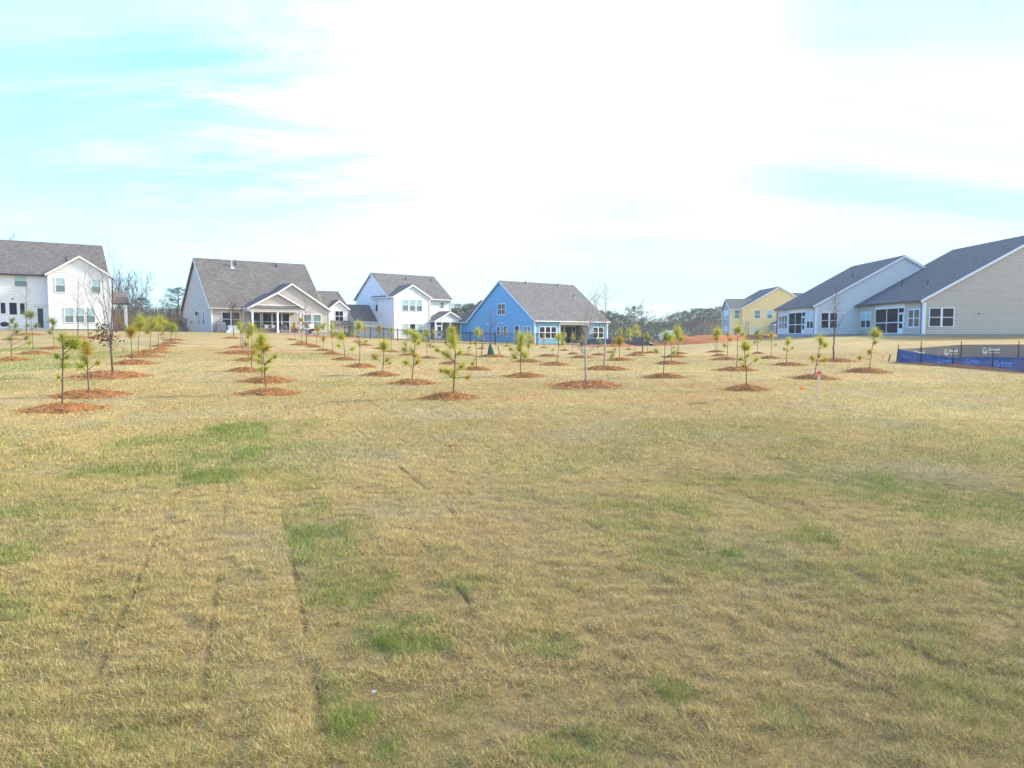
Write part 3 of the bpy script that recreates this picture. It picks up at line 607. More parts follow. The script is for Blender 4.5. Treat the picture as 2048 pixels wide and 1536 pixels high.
def ring_mesh(seed):
    rr = random.Random(seed); mb = MB()
    nr, ns = 9, 44
    lob = [(rr.uniform(.03, .10), rr.uniform(0, 6.28), k) for k in (2, 3, 5, 7)]
    peak = (rr.uniform(-.15, .15), rr.uniform(-.15, .15))

    def rim(a): return 1 + sum(m * math.sin(k * a + p) for m, p, k in lob) * .8

    def hgt(u, a):
        x, y = u * math.cos(a), u * math.sin(a)
        n = float(vn(x * 4 + seed, y * 4, seed)) - .5
        n2 = float(vn(x * 11 + seed, y * 11, seed + 5)) - .5
        d = min(1, math.hypot(x - peak[0], y - peak[1]))
        bowl = -.035 * math.exp(-(u / .12) ** 2)
        return (.15 * (1 - d ** 2.2) + .05 * n * (1 - u * .6) + .03 * n2) * (1 if u < .97 else 0) + bowl - .012 * u

    vs = [(0, 0, hgt(0, 0))]; cols = []
    for i in range(1, nr + 1):
        u = i / nr
        for k in range(ns):
            a = 2 * math.pi * k / ns
            r_ = u * rim(a)
            vs.append((r_ * math.cos(a), r_ * math.sin(a), hgt(u, a) if i < nr else -.06))
    fs = [(0, 1 + k, 1 + (k + 1) % ns) for k in range(ns)]
    for i in range(nr - 1):
        for k in range(ns):
            a = 1 + i * ns; b = a + ns
            fs.append((a + k, b + k, b + (k + 1) % ns, a + (k + 1) % ns))
    mb.add(vs, fs, 0, (.36, .16, .065))
    for q_ in range(4100):
        u = math.sqrt(rr.random()) * 1.05 if q_ < 3400 else 1.0 + abs(rr.gauss(0, .16)); a = rr.uniform(0, 6.283)
        p = Vector((u * rim(a) * math.cos(a), u * rim(a) * math.sin(a), hgt(min(u, .96), a) + rr.uniform(.0, .022)))
        if u > .97: p.z = rr.uniform(.012, .04)
        d = Vector((rr.gauss(0, 1), rr.gauss(0, 1), rr.gauss(0, .16))).normalized() * rr.uniform(.07, .16)
        s = d.cross(Vector((0, 0, 1)))
        s = (s.normalized() + Vector((0, 0, rr.uniform(-.6, .6)))) * rr.uniform(.004, .009)
        u2 = rr.random()
        c = (.56, .295, .095) if u2 < .5 else ((.40, .19, .068) if u2 < .8 else ((.66, .40, .18) if u2 < .93 else (.16, .07, .04)))
        k = rr.uniform(.75, 1.2)
        mb.add([p - d * .5 - s, p - d * .5 + s, p + d * .5], [(0, 1, 2)], 0, (c[0] * k, c[1] * k, c[2] * k))
    return mb.mesh('mulch_ring', M['straw'])


ring_meshes = [ring_mesh(s) for s in (3, 14, 25)]


def slope_rot(x, y):
    e = .6
    dx = (gz(x + e, y) - gz(x - e, y)) / (2 * e); dy = (gz(x, y + e) - gz(x, y - e)) / (2 * e)
    return Vector((-dx, -dy, 1)).to_track_quat('Z', 'Y').to_euler()


# ------------------------------------------------------------------ pine saplings
def pine_custom(H, lean, tufts, path, tone, seed):
    """stem follows the measured line; a tuft of long needles ends every branch"""
    rr = random.Random(seed)
    tr = MB(); cr = MB()
    top = (lean, H)
    mids = path or [(lean * .35 + rr.uniform(-.03, .03), H * .4), (lean * .75 + rr.uniform(-.03, .03), H * .75)]
    P2 = [(0, -.12)] + [(0, .02)] + [p for p in mids if p[1] < H - .05] + [(top[0], H - .08)]
    stem = [Vector((p[0], rr.uniform(-.015, .015), p[1])) for p in P2]
    n = len(stem)
    tr.tube(stem, [.020 - .013 * i / (n - 1) for i in range(n)], 7)

    def at(z):
        for a, b in zip(stem, stem[1:]):
            if a.z <= z <= b.z:
                return a.lerp(b, (z - a.z) / max(b.z - a.z, 1e-6))
        return stem[-1].copy()

    for dx, dz, r, tn in tufts:
        root = at(max(.25 * H, min(dz - abs(dx - at(dz).x) * .7 - r * .3, H - .1)))
        lat = abs(dx - at(dz).x)
        c = Vector((dx, rr.uniform(-1, 1) * (.05 + lat * .5), dz))
        ax = (c - root)
        if ax.length < .03: ax = Vector((0, 0, 1))
        ax = (ax.normalized() + Vector((0, 0, .5)))
        tr.tube([root, root.lerp(c, .55) + Vector((0, 0, .02)), c + ax * .02], [.010, .008, .005], 5)
        needle_cluster(cr, c, ax, r * 1.8, int(75 + 760 * r), tn, rr, .0047)
    return tr, cr


def pine_random(seed, tone):
    """height-1.7 m sapling with whorls of tufted branches"""
    rr = random.Random(seed)
    H = 1.7; lean = rr.uniform(-.12, .12)
    tu = []
    hd = rr.uniform(.06, .10)
    for k in range(rr.randint(2, 4)):
        tu.append((lean + rr.uniform(-.09, .09), H - .10 - .09 * k, rr.uniform(.10, .15), tone))
    z = H - .45
    while z > H * rr.uniform(.36, .5):
        for _ in range(rr.randint(1, 3)):
            s = rr.choice((-1, 1))
            tu.append((lean * z / H + s * rr.uniform(.12, .34), z + rr.uniform(-.05, .1), rr.uniform(.06, .11), 'o' if rr.random() < .25 and tone != 'd' else tone))
        z -= rr.uniform(.2, .36)
    tr, cr = pine_custom(H, lean, tu, None, tone, seed + 1)
    return tr.mesh('trunk', M['bark'], True), cr.mesh('crown', M['needle'])


pine_vars = {tn: [pine_random(100 + 31 * i + ord(tn), tn) for i in range(3)] for tn in 'yogd'}


# ------------------------------------------------------------------ bare trees
def bare_tree(seed, H, style, lean=0.0, r0=.03, twig_r=.004):
    rr = random.Random(seed); tr = MB(); cr = MB()

    def limb(mb, p, d, L, r, depth, up, n=5, ends=.35):
        pts = [p.copy()]; rs = [r]; q = p.copy(); dd = d.copy()
        kids = []
        seg = 5
        for i in range(seg):
            dd = (dd + Vector((rr.gauss(0, .09), rr.gauss(0, .09), up * .12))).normalized()
            q = q + dd * (L / seg); pts.append(q.copy()); rs.append(max(r * (1 - (1 - ends) * (i + 1) / seg), twig_r * .6))
            kids.append((q.copy(), dd.copy(), rs[-1]))
        mb.tube(pts, rs, n if depth == 0 else (4 if depth == 1 else 3))
        return kids

    def side(d, ang):
        a = rr.uniform(0, 6.283)
        u = d.cross(Vector((math.cos(a), math.sin(a), .2))).normalized()
        return (d * math.cos(ang) + u * math.sin(ang)).normalized()

    if style in ('column', 'column2'):
        d = Vector((lean, 0, H)).normalized()
        pts = [Vector((0, 0, -.15)), Vector((0, 0, .02))]; rs = [r0 * 1.1, r0]
        n = 12
        for i in range(1, n + 1):
            t = i / n
            pts.append(Vector((lean * t ** 1.3 + rr.gauss(0, .012), rr.gauss(0, .012), H * t))); rs.append(r0 * (1 - t) + twig_r * .7)
        tr.tube(pts, rs, 6)
        nb = 26 if style == 'column' else 30
        for k in range(nb):
            t = .30 + .66 * (k + rr.random()) / nb
            i = min(int(t * n) + 1, n)
            p = pts[i].lerp(pts[i + 1], t * n - int(t * n)) if i + 1 < len(pts) else pts[i]
            L = H * (.30 * (1 - t) + .05) * rr.uniform(.6, 1.25)
            b = side(Vector((0, 0, 1)), R(rr.uniform(42, 72)))
            for q, dd, r in limb(cr, p, b, L, max(twig_r * 1.5, r0 * .32 * (1 - t)), 1, .8):
                if rr.random() < .7:
                    limb(cr, q, side(dd, R(rr.uniform(25, 55))), L * rr.uniform(.25, .5), twig_r, 2, .5)
    else:
        fork = .26 * H if style == 'vase' else .40 * H
        pts = [Vector((0, 0, -.15)), Vector((0, 0, .02)), Vector((-.02, .01, fork * .5)), Vector((-.03, 0, fork))]
        tr.tube(pts, [r0 * 1.1, r0, r0 * .88, r0 * .8], 8)
        top = pts[-1]
        lead = Vector((lean * .22, 0, H - fork))
        nstem = 6 if style == 'vase' else 5
        for k in range(nstem):
            if k == 0: d = (lead.normalized() + Vector((.12, 0, .3))).normalized(); L = (H - fork) * .95
            else:
                a = 2 * math.pi * (k + rr.uniform(-.3, .3)) / (nstem - 1)
                d = Vector((math.cos(a) * .34 - (.12 if style == 'vase' else -.06), math.sin(a) * .3, 1)).normalized(); L = (H - fork) * rr.uniform(.62, .95)
            for q, dd, r in limb(tr if k == 0 else cr, top, d, L, r0 * (.62 if k == 0 else .42), 0, .5, 6, .22):
                for _ in range(2):
                    LL = L * rr.uniform(.18, .36)
                    for q2, d2, r2 in limb(cr, q, side(dd, R(rr.uniform(22, 50))), LL, max(r * .5, twig_r * 1.1), 1, .6):
                        if rr.random() < .6: limb(cr, q2, side(d2, R(rr.uniform(25, 50))), LL * .4, twig_r, 2, .4)
        for k in range(9):                                  # low side shoots
            p = top.lerp(pts[-2], rr.random() * .5); a = rr.uniform(0, 6.283)
            d = Vector((math.cos(a), math.sin(a), rr.uniform(.2, .9))).normalized()
            for q, dd, r in limb(cr, p, d, H * rr.uniform(.10, .2), r0 * .22, 1, .4):
                if rr.random() < .7: limb(cr, q, side(dd, R(40)), H * .07, twig_r, 2, .4)
    return tr, cr


def dead_leaves(x0, z0, sx, sz, n, seed):
    rr = random.Random(seed); mb = MB()
    for _ in range(n):
        c = Vector((x0 + rr.gauss(0, sx), rr.gauss(0, sx * .6), z0 + rr.gauss(0, sz)))
        a = Vector((rr.gauss(0, 1), rr.gauss(0, 1), rr.gauss(0, 1))).normalized() * .055
        b = a.cross(Vector((rr.gauss(0, 1), rr.gauss(0, 1), rr.gauss(0, 1)))).normalized() * .035
        k = rr.uniform(.6, 1.3)
        mb.add([c - a, c - b, c + a, c + b], [(0, 1, 2, 3)], 0, (.115 * k, .085 * k, .06 * k))
    return mb


def place_trees():
    vcount = {k: 0 for k in 'yogd'}
    for i, (kind, x, y, mx, mr, H, lean, tone, label, tufts, path) in enumerate(TREES):
        zr = gz(mx, y)
        ro = bpy.data.objects.new('mulch_ring', ring_meshes[i % 3]); C.objects.link(ro)
        e = slope_rot(mx, y)
        ro.location = (mx, y, zr + .004); ro.rotation_euler = e
        ro.rotation_euler.rotate_axis('Z', rng.uniform(0, 6.28)); mr = mr * .89; ro.scale = (mr, mr, min(1.15, .55 + mr * .5))
        body = label.split(',')[0]
        tag(ro, 'mulch ring of ' + body, 'mulch ring', 'pine straw mulch rings around the young trees')
        t = empty('pine_sapling' if kind == 'pine' else 'bare_tree', (x, y, gz(x, y) + .04))
        tag(t, label, 'tree', 'pine saplings planted in rows' if kind == 'pine' else 'young bare deciduous trees')
        if kind == 'pine':
            if tufts:
                tr, cr = pine_custom(H, lean, tufts, path, tone, 500 + i)
                tr.build('trunk', M['bark'], t, smooth=True); cr.build('crown', M['needle'], t)
            else:
                mt, mc = pine_vars[tone][vcount[tone] % 3]; vcount[tone] += 1
                s = H / 1.7
                for nm, me in (('trunk', mt), ('crown', mc)):
                    o = bpy.data.objects.new(nm, me); C.objects.link(o); o.parent = t
                    o.scale = (max(s, .62), max(s, .62), s); o.rotation_euler = (0, 0, rng.uniform(0, 6.28))
        else:
            near = y < 35
            r0 = {'vase': .038, 'vase2': .037, 'column2': .042}.get(kind, .04)
            tr, cr = bare_tree(900 + i, H, kind, lean, r0, .0045 if near else .0065)
            pale = 'pale' in label or kind == 'column2'
            tr.build('trunk', M['pale_bark'] if pale else M['bark'], t, smooth=True)
            cr.build('branches', M['pale_bark'] if kind in ('vase2',) else M['twig'], t)
            if kind == 'vase':
                dead_leaves(-.25, H * .33, .28, .17, 80, 5).build('dead_leaves', M['leafc'], t)
            if 'twiggy' in label:
                dead_leaves(.0, H * .72, .3, .5, 260, 6).build('dead_leaves', M['leafc'], t)


place_trees()


# ------------------------------------------------------------------ house kit
class Frame:
    """a vertical wall plane in house space: x runs along d, off runs along the outward normal n"""
    def __init__(s, o, d, n):
        s.o = Vector(o); s.d = Vector(d); s.n = Vector(n)

    def p(s, x, z, off=0.0):
        return s.o + s.d * x + s.n * off + Vector((0, 0, z))

    def box(s, mb, x0, x1, z0, z1, o0, o1, m=0):
        vs = [s.p(x, z, o) for o in (o0, o1) for z in (z0, z1) for x in (x0, x1)]
        mb.add(vs, [(0, 1, 3, 2), (4, 6, 7, 5), (0, 4, 5, 1), (2, 3, 7, 6), (0, 2, 6, 4), (1, 5, 7, 3)], m)

    def quad(s, mb, x0, x1, z0, z1, off, m=0):
        mb.add([s.p(x0, z0, off), s.p(x1, z0, off), s.p(x1, z1, off), s.p(x0, z1, off)], [(0, 1, 2, 3)], m)

    def laps(s, mb, poly, m=0, h=.2, lip=.026):
        """lap siding over a convex polygon of (x, z)"""
        z0 = min(p[1] for p in poly); z1 = max(p[1] for p in poly)
        k = 0
        n = int(math.ceil((z1 - z0) / h - 1e-6))
        for k in range(n):
            a = z0 + k * h; b = min(a + h, z1)
            q = clip(clip(poly, a, True), b, False)
            if len(q) < 3: continue
            xs0 = [p[0] for p in q if abs(p[1] - a) < 1e-5]; xs1 = [p[0] for p in q if abs(p[1] - b) < 1e-5]
            offs = lambda z: .003 + lip * (1 - (z - a) / h)
            e_ = min(a + .03, b)                              # undercut drip edge of the course
            up_ = clip(q, e_, True); lo_ = clip(q, e_, False)
            if len(up_) >= 3: mb.add([s.p(px, pz, offs(pz)) for px, pz in up_], [tuple(range(len(up_)))], m)
            if len(lo_) >= 3: mb.add([s.p(px, pz, .001 + (offs(e_) - .001) * max(0, (pz - a) / .03)) for px, pz in lo_], [tuple(range(len(lo_)))], m)


def clip(poly, z, above):
    out = []
    for i in range(len(poly)):
        a, b = poly[i], poly[(i + 1) % len(poly)]
        ia = (a[1] >= z - 1e-9) if above else (a[1] <= z + 1e-9)
        ib = (b[1] >= z - 1e-9) if above else (b[1] <= z + 1e-9)
        if ia: out.append(a)
        if ia != ib:
            t = (z - a[1]) / (b[1] - a[1]); out.append((a[0] + t * (b[0] - a[0]), z))
    r = []
    for p in out:
        if not r or abs(p[0] - r[-1][0]) + abs(p[1] - r[-1][1]) > 1e-7: r.append(p)
    return r


def rect(x0, x1, z0, z1): return [(x0, z0), (x1, z0), (x1, z1), (x0, z1)]


def gable(x0, x1, ze, pitch, z0=0.0):
    xm = (x0 + x1) / 2
    return [(x0, z0), (x1, z0), (x1, ze), (xm, ze + (x1 - x0) / 2 * pitch), (x0, ze)]


def window(par, fr, x, z, w, h, style='dark', units=1, gap=.09, trim='white', name='window', rail=True, tw=.085):
    """double-hung units side by side; frame is the part, glass its child"""
    f = MB(); g = MB()
    for u in range(units):
        a = x + u * (w + gap); b = a + w
        for (x0, x1, z0, z1) in ((a - tw, a, z - tw, z + h + tw), (b, b + tw, z - tw, z + h + tw), (a, b, z + h, z + h + tw), (a, b, z - tw, z)):
            if u and x0 < a and gap < 2 * tw: x0 = a - gap + tw - .001 + .001
            fr.box(f, x0, x1, z0, z1, .0, .06)
        if rail: fr.box(f, a, b, z + h * .5 - .03, z + h * .5 + .03, .0, .052)
        if style == 'grid':
            fr.box(f, (a + b) / 2 - .02, (a + b) / 2 + .02, z, z + h, 0, .05)
        top = {'dark': 0, 'grid': 0, 'blind': 1, 'blindtop': 1, 'dim': 2}[style]
        bot = {'dark': 0, 'grid': 0, 'blind': 2, 'blindtop': 0, 'dim': 2}[style]
        fr.quad(g, a, b, z + h * .5, z + h, .036, top); fr.quad(g, a, b, z, z + h * .5, .036, bot)
    o = f.build(name, M[trim], par)
    g.build('pane', [M['glass'], M['blind'], M['blind_dim']], o)
    return o


def roof_gable(par, x0, x1, y0, y1, ze, pitch, axis, m, oe=.35, orr=.3, th=.17, gut='white', ends=(1, 1), eaves=(1, 1), name='roof', vents=()):
    """pitched roof; eaves at the wall line are at ze"""
    rf = MB(); trs = (MB(), MB()); gu = MB()
    sw = (lambda a, b, z: (a, b, z)) if axis == 'x' else (lambda a, b, z: (b, a, z))
    if axis == 'x': a0, a1, b0, b1 = x0, x1, y0, y1
    else: a0, a1, b0, b1 = y0, y1, x0, x1
    half = (b1 - b0) / 2; bm = (b0 + b1) / 2; zr = ze + half * pitch
    A0, A1 = a0 - orr, a1 + orr
    for k, sg in enumerate((-1, 1)):
        be = bm + sg * (half + oe); zb = ze - oe * pitch
        prof = [(be, zb), (bm, zr), (bm, zr + th), (be, zb + th)]
        ps = [sw(A0, b, z) for b, z in prof]
        e = Vector(sw(A1, 0, 0)) - Vector(sw(A0, 0, 0))
        rf.prism(ps, e)
        for j, (aa, flag) in enumerate(((A0, ends[0]), (A1, ends[1]))):
            if not flag: continue
            oa = -.035 if j == 0 else .0
            rp = [(be, zb - .09), (bm, zr - .09), (bm, zr + th - .035), (be, zb + th - .035)]
            trs[j].prism([sw(aa + oa, b, z) for b, z in rp], Vector(sw(.035, 0, 0)))
        if eaves[k]:
            lo, hi = sorted((be, be + sg * .11))
            gu_p = [sw(A0 + .01, b, z) for b, z in ((lo, zb + .0), (hi, zb + .0), (hi, zb + .13), (lo, zb + .13))]
            gu.prism(gu_p, Vector(sw(A1 - A0 - .02, 0, 0)))
    o = rf.build(name, m, par)
    for q in trs:
        if q.v: q.build('rake_trim', M['white'], o)
    if gu.v: gu.build('gutter', M[gut], o)
    for (va, vb, kind) in vents:
        z = zr + th - abs(vb - bm) * pitch
        v = MB(); p = Vector(sw(va, vb, z))
        if kind == 'tall':
            v.tube([p - Vector((0, 0, .25)), p + Vector((0, 0, .05))], [.42, .1], 10); v.tube([p, p + Vector((0, 0, .75))], [.08, .08], 8)
            v.tube([p + Vector((0, 0, .7)), p + Vector((0, 0, .85))], [.15, .02], 8)
            v.build('flue', M['galv'], o)
        else:
            v.tube([p - Vector((0, 0, .15)), p + Vector((0, 0, .06))], [.2, .08], 8); v.tube([p, p + Vector((0, 0, .4))], [.06, .06], 6)
            v.build('roof_vent', M['dark_metal'], o)
    return o


def downspout(par, pts, m='white'):
    mb = MB(); mb.tube(pts, [.05] * len(pts), 4); return mb.build('downspout', M[m], par)


def corner(par, mb, x, y, z0, z1, w=.12):
    mb.box((x - w / 2 - .02, y - w / 2 - .02, z0), (x + w / 2 + .02, y + w / 2 + .02, z1))


def house(name, loc, alpha, label):
    o = empty(name, loc, math.pi / 2 - R(alpha)); tag(o, label, 'house', 'new houses around the field'); return o


def foundation(par, boxes):
    mb = MB()
    for x0, x1, y0, y1 in boxes: mb.box((x0 + .02, y0 + .02, -1.2), (x1 - .02, y1 - .02, .02))
    mb.build('foundation', M['concrete'], par)


FX = (1, 0, 0); FYd = (0, 1, 0)


def front(y, x0=0): return Frame((x0, y, 0), FX, (0, -1, 0))


def left(x, y0=0): return Frame((x, y0, 0), FYd, (-1, 0, 0))


def right(x, y0=0): return Frame((x, y0, 0), FYd, (1, 0, 0))


def back(y): return Frame((0, y, 0), FX, (0, 1, 0))


def box_volume(par, x0, x1, y0, y1, ze, pitch, axis, matname, skip=(), name='wall', z0=0.0):
    """four lap-sided walls with gables on the ridge ends"""
    mb = MB()
    g = axis
    if 'front' not in skip: front(y0).laps(mb, gable(x0, x1, ze, pitch, z0) if g == 'y' else rect(x0, x1, z0, ze))
    if 'back' not in skip: back(y1).laps(mb, gable(x0, x1, ze, pitch, z0) if g == 'y' else rect(x0, x1, z0, ze))
    if 'left' not in skip: left(x0).laps(mb, gable(y0, y1, ze, pitch, z0) if g == 'x' else rect(y0, y1, z0, ze))
    if 'right' not in skip: right(x1).laps(mb, gable(y0, y1, ze, pitch, z0) if g == 'x' else rect(y0, y1, z0, ze))
    return mb.build(name, M[matname], par)


def corners(par, pts, z1, m='white', w=.12):
    mb = MB()
    for x, y, *r in pts: corner(par, mb, x, y, 0.0, r[0] if r else z1, w)
    return mb.build('corner_trim', M[m], par)


def recess(par, fr, x0, x1, z1, depth, wallmat='interior', floor=True):
    """open porch cut into the volume: back, sides, ceiling, slab"""
    mb = MB()
    fr.quad(mb, x0, x1, 0, z1, -depth)
    for x in (x0, x1):
        mb.add([fr.p(x, 0, 0), fr.p(x, 0, -depth), fr.p(x, z1, -depth), fr.p(x, z1, 0)], [(0, 1, 2, 3)])
    mb.add([fr.p(x0, z1, 0), fr.p(x1, z1, 0), fr.p(x1, z1, -depth), fr.p(x0, z1, -depth)], [(0, 1, 2, 3)])
    mb.build('porch_wall', M[wallmat], par)
    s = MB(); fr.box(s, x0 + .01, x1 - .01, -.6, .03, -depth + .01, .03); s.build('porch_slab', M['concrete'], par)


def screen_wall(par, fr, x0, x1, z1, posts, rail, door=None):
    """white framed insect screens with an optional screen door (x0, x1)"""
    f = MB(); s = MB()
    fr.box(f, x0, x1, z1 - .08, z1, -.06, .03)
    for x in posts: fr.box(f, x - .045, x + .045, 0.04, z1 - .08, -.05, .025)
    fr.box(f, x0, x1, rail - .04, rail + .04, -.04, .02)
    fr.box(f, x0, x1, .04, .12, -.055, .015)
    sc = f.build('screen_frame', M['white'], par)
    fr.quad(s, x0, x1, .05, z1 - .02, -.02); s.build('screen_mesh', M['screen'], sc)
    if door:
        d = MB(); a, b = door
        for (p, q, r_, t) in ((a, a + .11, .05, z1 - .55), (b - .11, b, .05, z1 - .55), (a, b, .05, .55), (a, b, 1.0, 1.1), (a, b, z1 - .66, z1 - .5)):
            fr.box(d, p, q, r_, t, -.015, .05)
        dr = d.build('screen_door', M['white'], par)
        h = MB(); fr.box(h, b - .1, b - .06, .95, 1.1, .05, .09); h.build('handle', M['dark_metal'], dr)


def small_boxes(par, fr, items, name, m):
    for x, z, w, h, d in items:
        mb = MB(); fr.box(mb, x, x + w, z, z + h, .0, d); mb.build(name, M[m], par)


def house_white_left():
    h = house('house', (-49.0, 79.8, 2.08), 55, 'white two storey house with a dark brown roof at the left edge')
    foundation(h, [(0, 5.8, 0, 11.4), (-15, 0, 1.4, 11.4)])
    w = MB()
    front(0).laps(w, gable(0, 5.8, 5.85, .65)); left(0).laps(w, rect(0, 1.4, 0, 5.85)); right(5.8).laps(w, gable(1.4, 11.4, 5.85, .75) if 0 else rect(0, 1.4, 0, 5.85))
    front(1.4).laps(w, rect(-15, 0, 0, 5.85)); right(5.8).laps(w, gable(1.4, 11.4, 5.85, .75)); left(-15).laps(w, gable(1.4, 11.4, 5.85, .75)); back(11.4).laps(w, rect(-15, 5.8, 0, 5.85))
    w.build('wall', M['white_siding'], h)
    roof_gable(h, -15, 5.8, 1.4, 11.4, 5.85, .75, 'x', M['roof_brown'], gut='gutter_dark', orr=.12, eaves=(0, 1), vents=((-7.2, 3.6, 's'), (2.0, 3.5, 's')))
    g = MB(); g.box((-15, .93, 5.6), (-.4, 1.06, 5.74)); g.build('gutter', M['gutter_dark'], h)
    roof_gable(h, 0, 5.8, 0, 6.2, 5.85, .65, 'y', M['roof_brown'], gut='gutter_dark', oe=.3, orr=.25, ends=(1, 0), eaves=(0, 0))
    corners(h, [(0, 0), (5.8, 0)], 5.7)
    downspout(h, [(6.0, -.1, 5.7), (6.0, .12, 5.4), (6.0, .12, .1)], 'gutter_dark')
    F0 = front(0); F1 = front(1.4)
    window(h, F0, .66, 3.95, .82, 1.42, 'blind'); window(h, F0, 4.0, 3.95, .82, 1.42, 'blind')
    for x in (1.4, 2.4, 3.42): window(h, F0, x, .72, .76, 1.5, 'blind')
    window(h, F1, -2.95, 4.45, 1.1, 1.15, 'blind', rail=False)
    window(h, F1, -4.25, 1.6, .42, 1.12, rail=False); window(h, F1, -3.5, 1.5, .66, 1.25, rail=False); window(h, F1, -2.56, 1.55, .42, 1.15, rail=False)
    d = MB(); F1.box(d, -1.12, -1.02, .15, 2.3, 0, .06); F1.box(d, -.5, -.4, .15, 2.3, 0, .06); F1.box(d, -1.12, -.4, 2.2, 2.32, 0, .065); F1.box(d, -1.35, -.2, 2.45, 2.5, 0, .2)
    dd = d.build('door', M['white'], h); e = MB(); F1.quad(e, -1.02, -.5, .15, 2.2, .045); e.build('pane', M['door_dark'], dd)
    hh = MB(); F1.box(hh, -.58, -.54, 1.05, 1.15, .03, .08); hh.build('handle', M['grey_metal'], dd)
    s = MB(); s.box((-15, -.6, -.5), (0, 1.36, .04)); s.build('patio', M['concrete'], h)
    small_boxes(h, F1, [(-3.25, 3.1, .16, .12, .1)], 'porch_light', 'grey_metal')
    # small side porch on the right
    p = MB(); p.prism([(5.85, 2.3, 2.8), (7.95, 2.3, 2.8), (7.95, 4.0, 4.2), (5.85, 4.0, 4.2)], (0, 0, .16)); ro = p.build('porch_roof', M['roof_brown'], h)
    q = MB(); q.box((5.86, 2.18, 2.8), (7.95, 2.29, 2.94)); q.build('gutter', M['gutter_dark'], ro)
    for y in (2.5, 3.8):
        q = MB(); q.box((7.6, y - .08, .1), (7.76, y + .08, 2.95)); q.build('porch_post', M['white'], h)
    q = MB(); q.box((5.85, 2.6, -.8), (7.9, 5.2, .45)); q.build('porch_base', M['brick'], h)


def house_tan():
    h = house('house', (-33.9, 85, 1.74), 51, 'tan house with big brown roof and gabled covered patio')
    foundation(h, [(0, 13.3, 0, 11), (4.4, 14, -.5, 5), (10, 19, 5, 11)])
    w = MB()
    left(0).laps(w, gable(0, 11, 2.95, 1.03)); right(13.3).laps(w, gable(0, 11, 2.95, 1.03)); back(11).laps(w, rect(0, 13.3, 0, 2.95))
    front(0).laps(w, rect(0, 4.4, 0, 2.95))
    front(-.5).laps(w, gable(4.4, 14, 2.75, .62)); left(4.4).laps(w, rect(-.5, 0, 0, 2.75)); right(14).laps(w, rect(-.5, 5, 0, 2.75))
    w.build('wall', M['tan_siding'], h)
    roof_gable(h, 0, 13.3, 0, 11, 2.95, 1.03, 'x', M['roof_brown'], oe=.3, orr=.3, gut='white', vents=((3.9, 4.6, 'tall'), (4.5, 5.0, 's'), (9.6, 5.0, 's')), eaves=(0, 1))
    g = MB(); g.box((-.3, -.42, 2.64), (4.0, -.31, 2.78)); g.build('gutter', M['tan_siding'], h)
    roof_gable(h, 4.4, 14, -.5, 7, 2.75, .62, 'y', M['roof_brown'], oe=.3, orr=.25, ends=(1, 0))
    corners(h, [(0, 0, 2.8), (14, -.5, 2.6)], 2.7)
    F0 = front(0); F1 = front(-.5)
    window(h, F0, 1.15, .72, .92, 1.55, 'dark', 2, .13)
    window(h, F1, 10.7, .5, .95, 1.65, 'dim', 2, .28)
    # covered patio
    pr = roof_gable(h, 3.25, 9.95, -2.5, 1.2, 2.72, .53, 'y', M['roof_brown'], oe=.15, orr=.22, ends=(1, 0))
    ped = MB(); front(-2.45).laps(ped, [(3.4, 2.72), (9.8, 2.72), (6.6, 2.72 + 3.2 * .53)]); ped.build('gable_siding', M['tan_siding'], pr)
    pent = MB(); pent.prism([(3.55, -2.47, 3.02), (9.65, -2.47, 3.02), (9.95, -2.78, 2.72), (3.25, -2.78, 2.72)], (0, 0, .06)); pent.build('pent_roof', M['roof_brown'], pr)
    tb = MB(); tb.box((4.0, -2.52, 3.06), (9.2, -2.475, 3.17)); tb.build('gable_trim', M['white'], pr)
    bm = MB(); bm.box((3.4, -2.6, 2.33), (9.8, -2.36, 2.71)); bm.box((3.4, -2.36, 2.4), (3.6, -.52, 2.7)); bm.box((9.6, -2.36, 2.4), (9.8, -.52, 2.7)); bm.build('beam', M['white'], h)
    for x in (3.72, 6.65, 9.42):
        q = MB(); q.box((x - .1, -2.56, -.05), (x + .1, -2.38, 2.33)); q.box((x - .14, -2.59, -.06), (x + .14, -2.35, .12)); q.build('porch_post', M['white'], h)
    sl = MB(); sl.box((3.2, -2.9, -.9), (13.0, -.53, -.03)); sl.build('porch_slab', M['concrete'], h)
    for x, ww in ((4.75, .8), (5.9, 1.0), (7.1, 1.0), (8.25, .85)): window(h, F1, x - .25, .25, ww, 2.0, 'dark')
    # rear wing toward the street
    box_volume(h, 10, 19.2, 5, 11, 3.3, .72, 'x', 'white_siding', skip=('left',))
    roof_gable(h, 10, 19.2, 5, 11, 3.3, .72, 'x', M['roof_brown'], oe=.3, orr=.2)
    box_volume(h, 16.4, 19.0, 4.4, 6, 3.15, .75, 'y', 'white_siding', skip=('back',))
    roof_gable(h, 16.4, 19.0, 4.4, 7.5, 3.15, .75, 'y', M['roof_brown'], oe=.2, orr=.2, ends=(1, 0))
    window(h, front(4.4), 17.2, 1.5, 1.1, 1.3, 'grid')
    lr = MB(); lr.prism([(15.6, 3.2, 1.0), (19.2, 3.2, 1.0), (19.2, 4.37, 1.45), (15.6, 4.37, 1.45)], (0, 0, .12)); lr.build('lower_roof', M['roof_brown'], h)
    L0 = left(0)
    for x in (2.6, 4.4): window(h, L0, x, .9, .42, 1.5, 'dark')
    small_boxes(h, L0, [(5.6, 3.3, .5, .12, .08), (7.6, 2.6, .4, .12, .08), (9.0, 2.6, .3, .1, .08)], 'vent_cover', 'white')
    small_boxes(h, L0, [(5.4, 2.0, .2, .42, .16)], 'porch_light', 'dark_metal')
    small_boxes(h, L0, [(7.6, 1.1, .35, .3, .12), (9.6, .9, .45, .8, .2)], 'meter_box', 'grey_metal')


